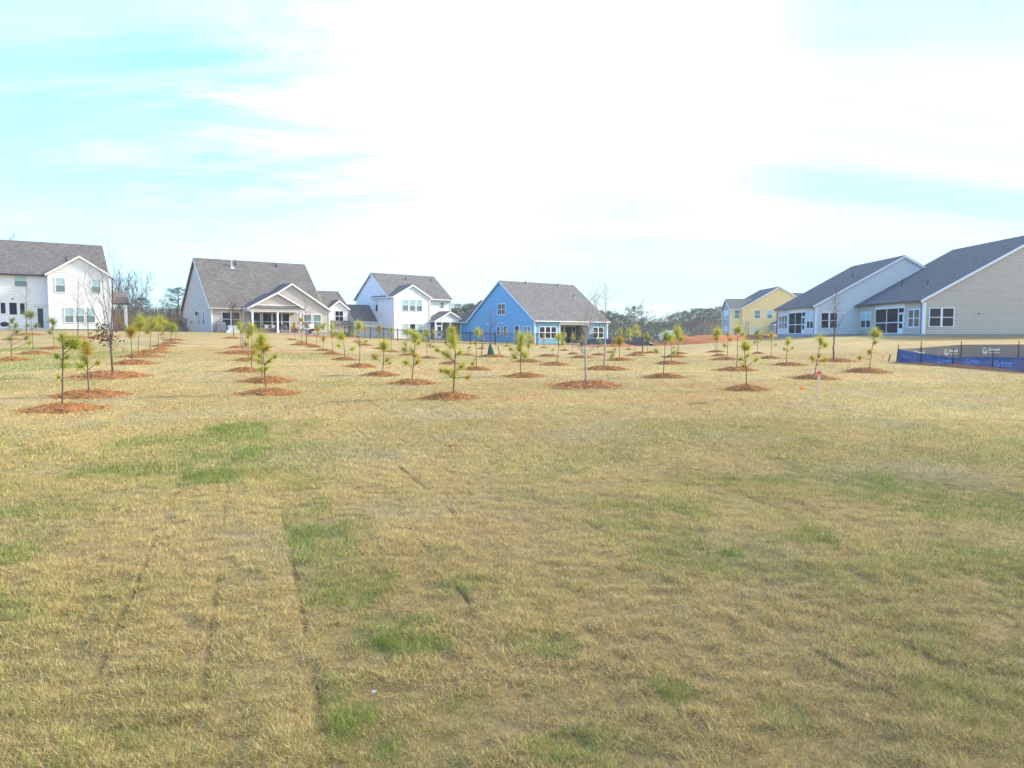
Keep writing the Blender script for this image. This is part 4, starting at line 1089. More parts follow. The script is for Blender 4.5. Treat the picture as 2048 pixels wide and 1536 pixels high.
def house_white_front():
    h = house('house', (-16.65, 101.94, .78), 48, 'white-fronted two storey house with blue side wall and screened porch')
    foundation(h, [(0, 10.4, 0, 8.6), (0, 5.83, -1.27, 0), (-3.6, 0, 3, 7.3)])
    w = MB()
    left(0).laps(w, gable(0, 8.6, 5.8, .77)); right(10.4).laps(w, gable(0, 8.6, 5.8, .77)); back(8.6).laps(w, rect(0, 10.4, 0, 5.8)); front(0).laps(w, rect(5.83, 10.4, 0, 5.8))
    front(-1.27).laps(w, gable(0, 5.83, 5.8, .53)); left(0, -1.27).laps(w, rect(0, 1.27, 0, 5.8)); right(5.83).laps(w, rect(-1.27, 0, 0, 5.8))
    w.build('wall', M['white_siding'], h)
    roof_gable(h, 0, 10.4, 0, 8.6, 5.8, .77, 'x', M['roof_grey'], oe=.35, orr=.25, vents=((4.9, 3.2, 's'), (9.3, 3.2, 's')), eaves=(0, 1))
    g = MB(); g.box((6.2, -.46, 5.52), (10.6, -.35, 5.66)); g.build('gutter', M['white'], h)
    roof_gable(h, 0, 5.83, -1.27, 4, 5.8, .53, 'y', M['roof_grey'], oe=.3, orr=.2, ends=(1, 0))
    corners(h, [(0, -1.27), (5.83, -1.27), (10.4, 0)], 5.6)
    F0 = front(-1.27); F1 = front(0)
    for x in (1.35, 2.5, 3.65): window(h, F0, x, 3.9, .85, 1.5, 'blind'); window(h, F0, x, .7, .85, 1.4, 'blind' if x != 2.5 else 'dark')
    window(h, F1, 8.62, 4.45, .55, .75, 'dim')
    window(h, left(0), 2.75, 3.9, .55, 1.9, 'blindtop')
    small_boxes(h, F0, [(1.0, 3.2, .14, .1, .06)], 'vent_cover', 'white')
    # screened porch
    box = MB(); px0, px1, py = 5.9, 10.9, -2.47
    front(py).laps(box, [(px0, 2.45), (px1, 2.45), (px1, 2.55), ((px0 + px1) / 2, 2.55 + 2.5 * .5), (px0, 2.55)]); box.build('porch_gable', M['white_siding'], h)
    roof_gable(h, px0, px1, py, 0, 2.55, .5, 'y', M['roof_grey'], oe=.25, orr=.2, ends=(1, 0), name='porch_roof')
    FP = front(py)
    screen_wall(h, FP, px0 + .1, px1 - .1, 2.45, (px0 + 1.15, px0 + 2.6), .85, (px0 + .2, px0 + 1.1))
    for x in (px0 + .06, px0 + 2.6, px1 - .06):
        q = MB(); q.box((x - .1, py - .06, -.1), (x + .1, py + .12, 2.45)); q.build('porch_post', M['white'], h)
    sl = MB(); sl.box((px0, py - .04, -1), (px1, -.02, .05)); sl.build('porch_slab', M['concrete'], h)
    downspout(h, [(px1 + .3, py + .1, 2.4), (px1 + .1, py + .05, 2.2), (px1 + .12, py + .05, .1)])
    # little gabled wing
    box_volume(h, -3.6, 0, 3, 7.3, 2.5, 1.0, 'x', 'white_siding', skip=('right',))
    roof_gable(h, -3.6, -.02, 3, 7.3, 2.5, 1.0, 'x', M['roof_grey'], oe=.2, orr=.14, ends=(1, 0), eaves=(1, 0))
    corners(h, [(-3.6, 3)], 2.3)


def house_blue():
    h = house('house', (2.87, 95, .27), 48, 'bright blue house with a grey gable roof and open back porch')
    foundation(h, [(0, 13.9, 0, 13.3), (.4, 8, 13.3, 15.6)])
    W, L_, ze, pt = 13.3, 13.9, 3.05, .77
    w = MB()
    left(0).laps(w, gable(0, W, ze, pt)); right(L_).laps(w, gable(0, W, ze, pt)); back(W).laps(w, rect(0, L_, 0, ze))
    F0 = front(0)
    F0.laps(w, rect(0, 4.5, 0, ze)); F0.laps(w, rect(10.06, L_, 0, ze))
    left(.4, 0).laps(w, rect(W, 15.6, 0, ze))
    w.build('wall', M['blue_siding'], h)
    hd = MB(); F0.box(hd, 4.5, 10.06, 2.45, ze, -.1, .03); hd.build('porch_header', M['white'], h)
    recess(h, F0, 4.5, 10.06, 2.45, 2.2)
    Fb = front(2.2)
    window(h, Fb, 4.75, .75, .8, 1.5, 'dark', 3, .16)
    d = MB(); Fb.box(d, 8.0, 9.0, .05, 2.15, 0, .06); dr = d.build('door', M['door_dark'], h); k = MB(); Fb.box(k, 8.84, 8.9, 1.0, 1.1, .06, .12); k.build('handle', M['grey_metal'], dr)
    window(h, Fb, 9.2, .75, .5, 1.5, 'dark')
    roof_gable(h, 0, L_, 0, W, ze, pt, 'x', M['roof_grey'], oe=.3, orr=.25, vents=((4.3, 6.3, 's'), (10.6, 6.3, 's'), (11.6, 4.2, 's')))
    roof_gable(h, .4, 8.0, 6.65, 15.6, ze, pt, 'y', M['roof_grey'], oe=.3, orr=.2, ends=(0, 1))
    corners(h, [(0, 0), (L_, 0), (.4, 15.6)], ze - .25)
    pp = MB(); F0.box(pp, 4.42, 4.58, 0, 2.5, -.05, .04); F0.box(pp, 9.98, 10.14, 0, 2.5, -.05, .04); pp.build('porch_post', M['white'], h)
    window(h, F0, .85, .75, .86, 1.4, 'dark', 3, .17)
    window(h, F0, 11.0, .75, .92, 1.4, 'dark', 2, .16)
    Lw = left(0)
    window(h, Lw, 5.65, 3.85, .62, 1.35, 'grid', 2, .12)
    for x, z, ww, hh in ((6.75, 1.2, .45, 1.0), (5.25, .95, .6, 1.3), (2.95, 1.0, .7, 1.3)): window(h, Lw, x, z, ww, hh, 'dark')
    window(h, Lw, .72, 1.0, .55, 1.2, 'dim', 2, .12)
    small_boxes(h, Lw, [(9.2, 2.55, .22, .2, .08), (6.9, 2.65, .26, .16, .08), (6.1, 2.65, .26, .16, .08)], 'vent_cover', 'white')


def house_ranch(loc, W, L_, ze, pt, sid, label, pairs, porch, gw, blind_first):
    """one-storey house whose screened porch faces left and whose gable faces the field"""
    h = house('house', loc, 91.8, label)
    foundation(h, [(0, W, 0, L_)])
    Lw = left(0); p0, p1 = porch
    w = MB(); front(0).laps(w, gable(0, W, ze, pt), 0, .2, .055); back(L_).laps(w, gable(0, W, ze, pt)); right(W).laps(w, rect(0, L_, 0, ze))
    Lw.laps(w, rect(0, p0, 0, ze)); Lw.laps(w, rect(p1, L_, 0, ze)); w.build('wall', M[sid], h)
    hd = MB(); Lw.box(hd, p0, p1, 2.5, ze, -.08, .03); Lw.box(hd, p0 - .1, p0, 0, ze, -.05, .04); Lw.box(hd, p1, p1 + .1, 0, ze, -.05, .04); hd.build('porch_header', M['white'], h)
    recess(h, Lw, p0, p1, 2.5, 3.2)
    screen_wall(h, Lw, p0, p1, 2.5, (p0 + 1.1, (p0 + 1.1 + p1) / 2), 1.1, (p0 + .03, p0 + 1.05))
    roof_gable(h, 0, W, 0, L_, ze, pt, 'y', M['roof_dark'], oe=.4, orr=.2, gut='gutter_dark', vents=((4.6, 2.6, 's'), (10.4, 3.0, 's')) if W > 19 else ((4.3, 5.5, 's'),))
    corners(h, [(0, 0)], ze - .25, w=.2)
    downspout(h, [(-.42, .3, ze - .1), (-.1, .22, ze - .45), (-.1, .22, .05)], 'gutter_dark')
    downspout(h, [(-.42, L_ - .3, ze - .1), (-.1, L_ - .2, ze - .45), (-.1, L_ - .2, .05)], 'gutter_dark')
    for (x, n, ww, st) in pairs: window(h, Lw, x, .68, ww, 1.5, st, n, .16)
    window(h, front(-.045), gw[0], .7, gw[1], 1.55, 'dark', 2, .18)
    small_boxes(h, front(-.045), [(gw[0] + 4.2, 1.75, .1, .1, .06)], 'outlet_cover', 'dark_metal')
    small_boxes(h, Lw, [(2.9, .75, .08, .12, .05)], 'outlet_cover', 'white')
    return h


def house_yellow():
    h = house('house', (39.15, 135, .9), 91.8, 'yellow two storey house with white trim behind the grey-blue house')
    foundation(h, [(1.9, 14.9, -.5, 11), (0, 2, 0, 5.7), (6.9, 11.5, -3, -.5)])
    w = MB()
    front(-.5).laps(w, gable(1.9, 14.9, 5.2, .57)); back(11).laps(w, gable(1.9, 14.9, 5.2, .57)); left(1.9).laps(w, rect(-.5, 0, 0, 5.2)); left(1.9).laps(w, rect(5.7, 11, 0, 5.2)); right(14.9).laps(w, rect(-.5, 11, 0, 5.2))
    front(0).laps(w, rect(0, 1.9, 0, 5.2))
    w.build('wall', M['yellow_siding'], h)
    s = MB(); left(0).laps(s, gable(0, 5.7, 5.2, .58)); back(5.7).laps(s, rect(0, 1.9, 0, 5.2)); s.build('side_wall', M['taupe_siding'], h)
    roof_gable(h, 1.9, 14.9, -.5, 11, 5.2, .57, 'y', M['roof_dark'], oe=.3, orr=.25)
    roof_gable(h, 0, 6, 0, 5.7, 5.2, .58, 'x', M['roof_grey'], oe=.3, orr=.25, ends=(1, 0), eaves=(0, 0))
    g = MB(); g.box((-.2, -.42, 4.95), (1.6, -.3, 5.1)); g.build('gutter', M['white'], h)
    roof_gable(h, 13, 18, 6, 12.5, 5.3, .9, 'x', M['roof_grey'], oe=.2, orr=.2)
    box_volume(h, 13, 18, 6, 12.5, 5.3, .9, 'x', 'yellow_siding', skip=('left',))
    corners(h, [(0, 0), (0, 5.7)], 5.0)
    Ff = front(-.5); Fw = front(0)
    window(h, Fw, .75, 3.45, .85, 1.4, 'dim'); window(h, Fw, .65, .3, .8, 1.4, 'blind')
    window(h, Ff, 4.15, 3.4, .95, 1.4, 'dim'); window(h, Ff, 6.4, 3.4, .85, 1.4, 'blind'); window(h, Ff, 4.1, .3, .8, 1.4, 'blind')
    window(h, left(0), 1.2, 3.3, .85, 1.5, 'blind', 3, .2); window(h, left(0), 1.2, .4, .85, 1.5, 'blind', 3, .2)
    for x in (2.65, 3.1):
        q = MB(); q.tube([(x, -.56, .1), (x, -.56, 2.9)], [.05, .05], 6); q.build('conduit', M['grey_metal'], h)
    small_boxes(h, Ff, [(3.15, .6, .3, .6, .2)], 'meter_box', 'white')
    box_volume(h, 6.9, 11.5, -3, -.55, 2.2, .5, 'y', 'taupe_siding', skip=('back',))
    roof_gable(h, 6.9, 11.5, -3, -.55, 2.2, .5, 'y', M['roof_dark'], oe=.15, orr=.2, ends=(1, 0))


house_white_left(); house_tan(); house_white_front(); house_blue(); house_yellow()
house_ranch((32.1, 79.5, 1.5), 17.9, 12.7, 3.1, .56, 'blue_grey_siding', 'grey-blue ranch house with dark roof, second from the right edge',
            ((.7, 2, .8, 'blindtop'), (9.0, 3, .85, 'dark')), (3.1, 8.4), (.55, .72), True)
house_ranch((36.1, 66, 1.54), 20.4, 14.5, 3.05, .56, 'grey_siding', 'large beige-grey gabled house with screened porch at the right edge',
            ((.72, 2, .85, 'dark'), (10.4, 2, 1.0, 'blindtop')), (3.55, 9.3), (.48, .92), False)

# ------------------------------------------------------------------ black yard fence
def yard_fence(pts, label, H=1.3):
    root = empty('metal_fence', (pts[0][0], pts[0][1], gz(*pts[0]))); o0 = root.location.copy()
    tag(root, label, 'fence')
    posts = []; rails = MB()
    for i, (a, b) in enumerate(zip(pts, pts[1:])):
        A = Vector((*a, 0)); B = Vector((*b, 0)); Ln = (B - A).length; d = (B - A) / Ln
        npan = max(1, round(Ln / 2.4))
        for k in range(npan + 1):
            p = A + d * Ln * k / npan
            if not posts or (posts[-1] - p).length > .3: posts.append(p)
        m = int(Ln / .13)
        for k in range(m):
            p = A + d * Ln * (k + .5) / m; z = gz(p.x, p.y)
            rails.tube([Vector((p.x, p.y, z + .06)) - o0, Vector((p.x, p.y, z + H - .04)) - o0], [.013, .013], 4, cap=False)
        for hz in (.16, H - .16, H - .02):
            q = []
            for k in range(npan * 2 + 1):
                p = A + d * Ln * k / (npan * 2); q.append(Vector((p.x, p.y, gz(p.x, p.y) + hz)) - o0)
            rails.tube(q, [.022] * len(q), 4)
    rails.build('picket_panel', M['dark_metal'], root)
    for p in posts:
        mb = MB(); z = gz(p.x, p.y); mb.box((p.x - .045 - o0.x, p.y - .045 - o0.y, z - .3 - o0.z), (p.x + .045 - o0.x, p.y + .045 - o0.y, z + H + .06 - o0.z)); mb.build('post', M['dark_metal'], root)


yard_fence([(-19.6, 88.0), (-12.55, 82.5), (-6.9, 77.7), (-1.75, 78.2), (2.73, 82), (7.4, 81.0), (9.6, 86.5)], 'black metal picket fence round the back yards of white-fronted and blue houses')


# ------------------------------------------------------------------ silt fences with printed fabric
def text_mesh(body, size, shear=.25):
    cu = bpy.data.curves.new('lettering', 'FONT'); cu.body = body; cu.size = size; cu.shear = shear; cu.offset = .004 * size / .15; cu.resolution_u = 3
    ob = bpy.data.objects.new('lettering_source', cu); C.objects.link(ob)
    dg = bpy.context.evaluated_depsgraph_get(); dg.update()
    me = bpy.data.meshes.new_from_object(ob.evaluated_get(dg))
    me.name = 'lettering'
    bpy.data.objects.remove(ob); bpy.data.curves.remove(cu)
    return me


def print_mark(fabric, at, s0, zc, size, mname):
    """ring logo with an inner hook and dot, a word and a thin line of small print, laid on the cloth"""
    me = text_mesh('Erotech', size * .62)
    mb = MB()

    def put(x, z): return at(s0 + x, zc + z)
    for src, ox, oz in ((me, size * .66, .02 * size),):
        vs = [put(v.co.x + ox, v.co.y + oz) for v in src.vertices]
        mb.add(vs, [tuple(p.vertices) for p in src.polygons])
    bpy.data.meshes.remove(me)
    x0 = size * .70
    for w_ in (.16, .30, .12, .34, .10, .28, .22):             # the small print is too worn to read: broken thin dashes
        x1 = x0 + w_ * size
        mb.add([put(x0, -.32 * size), put(x1, -.32 * size), put(x1, -.22 * size), put(x0, -.22 * size)], [(0, 1, 2, 3)])
        x0 = x1 + .07 * size

    def arc(r0, r1, a0, a1, n=18, cx=0, cz=0):
        vs = []
        for k in range(n + 1):
            a = R(a0 + (a1 - a0) * k / n)
            vs += [put(cx + r0 * math.cos(a), cz + r0 * math.sin(a)), put(cx + r1 * math.cos(a), cz + r1 * math.sin(a))]
        mb.add(vs, [(2 * k, 2 * k + 1, 2 * k + 3, 2 * k + 2) for k in range(n)])
    arc(.40 * size, .50 * size, 50, 385); arc(.17 * size, .27 * size, 150, 330); arc(0, .09 * size, 0, 360, 10, .06 * size, .08 * size)
    arc(.27 * size, .42 * size, 300, 345, 8)
    mb.build('logo_print', M[mname], fabric)


def silt_fence(name, pts, tops, bots, posts, m, pm, marks, label, postmat='post_wood', group=None, lean=0.0):
    """pts: ground line; tops/bots: cloth heights over ground at those points"""
    P3 = [Vector((x, y, gz(x, y))) for x, y in pts]
    root = empty(name, P3[0]); o0 = P3[0].copy(); tag(root, label, 'silt fence', group)
    cum = [0]
    for a, b in zip(P3, P3[1:]): cum.append(cum[-1] + (b - a).length)

    def li(arr, s):
        for i in range(len(cum) - 1):
            if s <= cum[i + 1] or i == len(cum) - 2:
                t = (s - cum[i]) / (cum[i + 1] - cum[i]); return arr[i] * (1 - t) + arr[i + 1] * t

    def nrm(s):
        a = li(P3, max(s - .05, 0)); b = li(P3, min(s + .05, cum[-1])); d = (b - a); d.z = 0; d.normalize()
        return Vector((d.y, -d.x, 0))

    def surf(s, z, off=0.0):
        p = li(P3, s); n = nrm(s)
        bulge = .03 * (float(vn(s * 1.7, z * 2.5, 7)) - .5) * 2 + .012 * (float(vn(s * 6, z * 5, 8)) - .5)
        return p + Vector((0, 0, z)) + n * (bulge + off) - o0
    mb = MB(); n = int(cum[-1] / .09); rows = 8
    for i in range(n + 1):
        s = cum[-1] * i / n; t = li(tops, s); b = li(bots, s)
        for k in range(rows + 1): mb.v.append(tuple(surf(s, b + (t - b) * k / rows)))
    for i in range(n):
        for k in range(rows):
            a = i * (rows + 1) + k; mb.f.append((a, a + rows + 1, a + rows + 2, a + 1)); mb.m.append(0)
    fab = mb.build('fabric', M[m], root, smooth=True)
    for s, zc, size in marks: print_mark(fab, lambda x, z: surf(x, z, .035), s, zc, size, pm)
    for s, h, dx in posts:
        p = li(P3, s) - o0 + nrm(s) * .03; q = MB(); q.tube([p + Vector((-dx, 0, -.3)), p + Vector((dx, 0, h))], [.022, .02], 5); q.build('post', M[postmat], root)
    return root, surf


FP = [(18.75, 36.5), (19.15, 35.1), (19.95, 33.9), (20.33, 31.7), (21.0, 29.6), (22.4, 27.0)]
silt_fence('silt_fence', FP, [.66, .52, .40, .56, .60, .6], [.0, .0, .0, .0, .0, .0], [(0.02, .86, .06), (1.46, .86, .02), (2.9, .8, .01), (5.15, .86, 0), (7.4, .85, 0)],
           'blue_fabric', 'print_blue', [(.45, .30, .16), (2.3, .2, .2), (3.8, .27, .24), (5.35, .28, .26)], 'blue printed silt fence with sagging top edge, nearest the camera at right', group='printed silt fences')
BP = [(18.78, 36.55), (20.6, 37.9), (23.4, 39.2), (27.5, 40.2), (32, 40.6)]
silt_fence('silt_fence', BP, [.66, .66, .80, .80, .8], [0, 0, 0, 0, 0], [(2.3, 1.0, 0), (5.4, 1.0, 0), (9.1, 1.0, 0), (12.5, 1.0, 0)],
           'grey_fabric', 'print_white', [(1.75, .36, .30), (4.2, .42, .34), (6.9, .46, .36), (10.2, .46, .36)], 'grey printed silt fence standing behind the blue one at right', group='printed silt fences')
# low ridges of clay along the toe of the fences
def ridge(name, pts, w, h, label, seed, m='soil', cat='soil ridge'):
    rr = random.Random(seed); mb = MB(); n = 9; rows = []
    sub = []
    for a, b in zip(pts, pts[1:]):
        k = max(2, int(math.hypot(b[0] - a[0], b[1] - a[1]) / .5))
        sub += [(a[0] + (b[0] - a[0]) * i / k, a[1] + (b[1] - a[1]) * i / k) for i in range(k)]
    sub.append(pts[-1]); hs = h if isinstance(h, list) else [h, h]
    for i, (x, y) in enumerate(sub):
        a = sub[max(i - 1, 0)]; b = sub[min(i + 1, len(sub) - 1)]
        d = Vector((b[0] - a[0], b[1] - a[1], 0)).normalized(); nn = Vector((d.y, -d.x, 0))
        e = min(1, i / 3, (len(sub) - 1 - i) / 3)
        for k in range(n):
            t = k / (n - 1) * 2 - 1
            p = Vector((x, y, 0)) + nn * t * w * (.8 + .4 * float(vn(i * .35, k * .1, seed)))
            hh = (hs[0] + (hs[1] - hs[0]) * i / len(sub)) * (1 - t * t) * (.45 + 1.1 * float(fbm(np.array([p.x * .7]), np.array([p.y * .7 + k * .2]), seed, 3)[0])) * (.25 + .75 * e)
            mb.v.append((p.x, p.y, gz(p.x, p.y) + hh - .03))
    for i in range(len(sub) - 1):
        for k in range(n - 1):
            a = i * n + k; mb.f.append((a, a + n, a + n + 1, a + 1)); mb.m.append(0)
    o = mb.build(name, M[m], smooth=True); tag(o, label, cat); return o


ridge('soil_ridge', [(18.6, 36.4), (19.0, 34.9), (19.8, 33.7), (20.18, 31.5), (20.85, 29.4)], .3, .14, 'thin red clay ridge along the toe of the blue silt fence', 3)
ridge('soil_ridge', [(6.3, 77.0), (9.5, 76.6), (13.2, 77.5)], .8, .3, 'red clay strip in front of the weathered grey silt fence', 5)
ridge('soil_bank', [(14.9, 80.5), (18.0, 80.5), (21.5, 82), (25.5, 86), (29.5, 91), (34, 97)], 1.8, [.85, .3], 'long red clay bank left of the yellow house', 9, cat='soil bank')
ridge('soil_bank', [(-23.0, 80.6), (-19.5, 82.6), (-16.5, 85)], .8, .14, 'low red clay strip at the edge of the tan house patio', 12, cat='soil bank')
silt_fence('silt_fence', [(7.3, 79.5), (10.5, 79.2), (14.7, 80.2)], [.75, .8, .95], [0, 0, 0], [(.1, .9, 0), (3.0, .95, 0), (7.3, 1.1, 0)], 'black_fabric', 'print_white', [], 'plain weathered grey silt fence right of the blue house')

# ------------------------------------------------------------------ survey and planting stakes
def lath(x, y, h, w, label, lean=(0, 0), flag=None, name='survey_stake'):
    t = empty(name, (x, y, gz(x, y))); tag(t, label, 'stake')
    mb = MB(); a = Vector((0, 0, -.15)); b = Vector((lean[0], lean[1], h))
    d = (b - a); s = Vector((w / 2, 0, 0)); e = Vector((0, .008, 0))
    mb.add([a - s - e, a + s - e, a + s + e, a - s + e, b - s - e, b + s - e, b + s + e, b - s + e],
           [(0, 3, 2, 1), (4, 5, 6, 7), (0, 1, 5, 4), (1, 2, 6, 5), (2, 3, 7, 6), (3, 0, 4, 7)])
    mb.build('stake', M['wood'], t)
    if flag:
        f = MB(); n = 3
        for k in range(n):
            z0 = b.z - .02 - k * .022
            f.box((b.x * (1 - k * .02) - w / 2 - .012 - .006 * (k % 2), -.02, z0 - .02), (b.x + w / 2 + .012 + .006 * ((k + 1) % 2), .02, z0))
        rr = random.Random(4)
        for k in range(5):
            p = Vector((b.x + rr.uniform(-.02, .03), -.02, b.z - .06)); q = p + Vector((rr.uniform(-.14, -.02), rr.uniform(-.05, 0), rr.uniform(-.12, .02)))
            f.add([p, p + Vector((0, 0, .022)), q + Vector((0, 0, .022)), q], [(0, 1, 2, 3)])
        f.build('flagging_tape', M[flag], t)


lath(7.52, 18.4, .68, .06, 'wooden survey stake with pink flagging tape in the right foreground lawn', (.03, 0), 'pink')
lath(-28.84, 51.2, .62, .05, 'bare wooden stake leaning left on the left slope', (-.3, .1))
lath(-36.6, 65.5, .75, .05, 'pale wooden stake leaning right by the white house bay', (.25, 0))


def pin_flag(x, y, m, label, h=.2):
    t = empty('pin_flag', (x, y, gz(x, y))); tag(t, label, 'flag')
    mb = MB(); mb.tube([(0, 0, -.05), (0, 0, h)], [.004, .004], 4); mb.build('wire', M['grey_metal'], t)
    f = MB(); f.add([(0, 0, h), (.10, .02, h - .01), (.11, -.02, h - .08), (0, 0, h - .09)], [(0, 1, 2, 3)]); f.build('flag', M[m], t)


pin_flag(7.55, 19.6, 'orange', 'tiny orange pin flag just behind the survey stake')
pin_flag(18.55, 37.6, 'pink', 'pink flagging bunch on the lawn left of the silt fence corner', .3)
t = empty('marker_post', (19.0, 37.8, gz(19.0, 37.8))); tag(t, 'short dark leaning post left of the silt fence corner', 'post')
mb = MB(); mb.tube([(-.06, 0, -.2), (.06, 0, .32)], [.03, .028], 6); mb.build('post', M['post_wood'], t)

# watering bag, yellow guard, anchor stakes
bx, by = [(q[1], q[2]) for q in TREES if 'watering bag' in q[8] and q[0] != 'pine'][0]
t = empty('watering_bag', (bx, by - .02, gz(bx, by) + .06)); tag(t, 'green watering bag zipped round a bare tree trunk', 'watering bag')
mb = MB(); prof = [(.0, .20), (.10, .21), (.25, .19), (.45, .15), (.62, .10), (.74, .055), (.78, .05)]
vs = []; fs = []
for i, (z, r_) in enumerate(prof):
    for k in range(20):
        a = 2 * math.pi * k / 20; rr_ = r_ * (1 + .10 * math.sin(3 * a + i) + .05 * math.sin(7 * a))
        vs.append((rr_ * math.cos(a), rr_ * math.sin(a), z))
for i in range(len(prof) - 1):
    for k in range(20): fs.append((i * 20 + k, i * 20 + (k + 1) % 20, (i + 1) * 20 + (k + 1) % 20, (i + 1) * 20 + k))
fs.append(tuple(range((len(prof) - 1) * 20, len(prof) * 20)))
mb.add(vs, fs); mb.build('bag', M['bag'], t, smooth=True)
for dx, dz, lb in ((-.62, .78, 'reddish anchor stake leaning left of the green watering bag'), (.62, .62, 'dark anchor stake right of the green watering bag')):
    t = empty('anchor_stake', (bx + dx, by, gz(bx + dx, by) + .05)); tag(t, lb, 'stake', 'tree anchor stakes')
    mb = MB(); mb.tube([(0, 0, -.2), (-.25 * dx, 0, dz)], [.03, .028], 5); mb.build('stake', M['stake_red'], t)
    mb = MB(); mb.tube([(-.25 * dx, 0, dz - .05), (-.6 * dx, 0, dz + .12), (-dx, 0, dz + .32)], [.008] * 3, 4); mb.build('guy_strap', M['post_wood'], t)
gx, gy = [(q[1], q[2]) for q in TREES if 'yellow tree guard' in q[8]][0]
t = empty('tree_guard', (gx - .36, gy - .15, gz(gx, gy) + .08)); tag(t, 'yellow mesh tree guard leaning beside the golden pine', 'tree guard')
mb = MB(); mb.tube([(-.15, 0, -.05), (.0, 0, .3), (.12, 0, .62)], [.13, .11, .06], 10, cap=False); mb.build('guard', M['yellow_tube'], t)

# ------------------------------------------------------------------ patio things behind the tan house
TA = Vector((-33.9, 85, 1.74)); ua = Vector((math.sin(R(51)), math.cos(R(51)), 0)); va = Vector((-ua.y, ua.x, 0)); TRZ = R(39)


def hp(x, y, z=0.0): return TA + ua * x + va * y + Vector((0, 0, z))


def thing(name, x, y, z, label, cat, rz=0.0, group=None):
    return tag(empty(name, hp(x, y, z), TRZ + rz), label, cat, group)


def chair(x, y, z, rz, label, m='grey_metal', cm='fabric_grey'):
    t = thing('patio_chair', x, y, z, label, 'chair', rz, 'patio chairs')
    mb = MB(); mb.box((-.3, -.28, .38), (.3, .3, .46)); mb.build('seat', M[cm], t)
    mb = MB(); mb.prism([(-.3, .24, .44), (.3, .24, .44), (.3, .42, 1.0), (-.3, .42, 1.0)], (0, .06, 0)); mb.build('backrest', M[cm], t)
    for sx in (-1, 1):
        for yy in (-.24, .28):
            q = MB(); q.box((sx * .28 - .025, yy - .025, 0), (sx * .28 + .025, yy + .025, .42)); q.build('leg', M[m], t)
        q = MB(); q.box((sx * .34 - .035, -.3, .6), (sx * .34 + .035, .3, .65)); q.box((sx * .34 - .025, -.28, 0), (sx * .34 + .025, -.22, .6)); q.build('armrest', M[m], t)


def sofa():
    t = thing('patio_sofa', 5.65, -1.9, -.03, 'wicker patio sofa with beige cushions under the covered patio', 'sofa')
    mb = MB(); mb.box((-.95, -.4, .1), (.95, .42, .38)); mb.box((-1.02, -.42, .05), (-.86, .42, .66)); mb.box((.86, -.42, .05), (1.02, .42, .66)); mb.box((-.86, .3, .38), (.86, .44, .82)); mb.build('frame', M['wicker'], t)
    for sx in (-.43, .43):
        q = MB(); q.box((sx - .41, -.41, .385), (sx + .41, .28, .53)); q.build('seat_cushion', M['fabric_grey'], t)
        q = MB(); q.box((sx - .4, .12, .535), (sx + .4, .29, .95)); q.build('back_cushion', M['fabric_grey'], t)
    for sx in (-.15, .7):
        q = MB(); q.box((sx - .2, -.05, .54), (sx + .2, .11, .88)); q.build('pillow', M['cream'], t)


sofa()
chair(7.6, -1.8, -.03, -.5, 'grey cushioned patio chair right of the sofa')
chair(8.25, -1.55, -.03, .6, 'grey cushioned patio chair beside the clay stove')
chair(11.4, -1.6, -.03, .2, 'pale lawn chair below the twin windows of the tan house', 'galv', 'cream')
t = thing('clay_stove', 8.75, -2.15, -.03, 'orange clay chiminea stove on the covered patio', 'chiminea')
mb = MB(); pr = [(0, .2), (.12, .24), (.3, .33), (.5, .32), (.66, .2), (.8, .12), (1.05, .11), (1.1, .15)]
mb.tube([(0, 0, z) for z, _ in pr], [r_ for _, r_ in pr], 16); b_ = mb.build('pot', M['clay_pot'], t, smooth=True)
mb = MB(); mb.tube([(0, -.29, .4), (0, -.335, .4)], [.13, .13], 12); mb.build('mouth', M['door_dark'], b_)
t = thing('gas_grill', .72, -.9, -.05, 'grey covered gas grill by the tan house wall', 'grill')
mb = MB(); mb.box((-.5, -.28, .08), (.5, .28, .85)); mb.build('cabinet', M['grey_metal'], t)
mb = MB(); mb.prism([(-.42, -.3, .86), (-.42, .3, .86), (-.42, .28, 1.1), (-.42, .1, 1.25), (-.42, -.15, 1.2), (-.42, -.28, 1.0)], (.84, 0, 0)); l_ = mb.build('lid', M['grey_metal'], t)
mb = MB(); mb.tube([(-.3, -.36, 1.0), (.3, -.36, 1.0)], [.02, .02], 6); mb.build('handle', M['galv'], l_)
mb = MB(); mb.box((-.85, -.25, .82), (-.51, .25, .86)); mb.box((.51, -.25, .82), (.85, .25, .86)); mb.build('side_shelf', M['grey_metal'], t)
t = thing('storage_bench', 1.95, -1.0, -.08, 'white outdoor storage bench with a step under the twin window', 'bench')
mb = MB(); mb.box((-.55, -.25, .0), (.75, .4, .78)); mb.build('chest', M['white'], t)
mb = MB(); mb.box((-.6, -.3, .782), (.8, .45, .86)); mb.build('lid', M['white'], t)
mb = MB(); mb.box((-.9, -.85, 0), (.6, -.27, .3)); mb.build('step', M['white'], t)
t = thing('patio_table', 2.95, -.9, -.05, 'low dark patio table right of the white storage bench', 'table')
mb = MB(); mb.box((-.5, -.35, .6), (.5, .35, .66)); mb.build('tabletop', M['grey_metal'], t)
for sx in (-1, 1):
    for sy in (-1, 1):
        q = MB(); q.box((sx * .44 - .03, sy * .29 - .03, 0), (sx * .44 + .03, sy * .29 + .03, .6)); q.build('leg', M['grey_metal'], t)
t = thing('planter_wall', 9.9, -2.55, -.1, 'low grey stone seat wall at the patio right end', 'low wall')
mb = MB(); mb.box((-.9, -.2, -.3), (.9, .2, .42)); mb.build('wall', M['concrete'], t); mb = MB(); mb.box((-.95, -.25, .422), (.95, .25, .5)); mb.build('cap', M['concrete'], t)
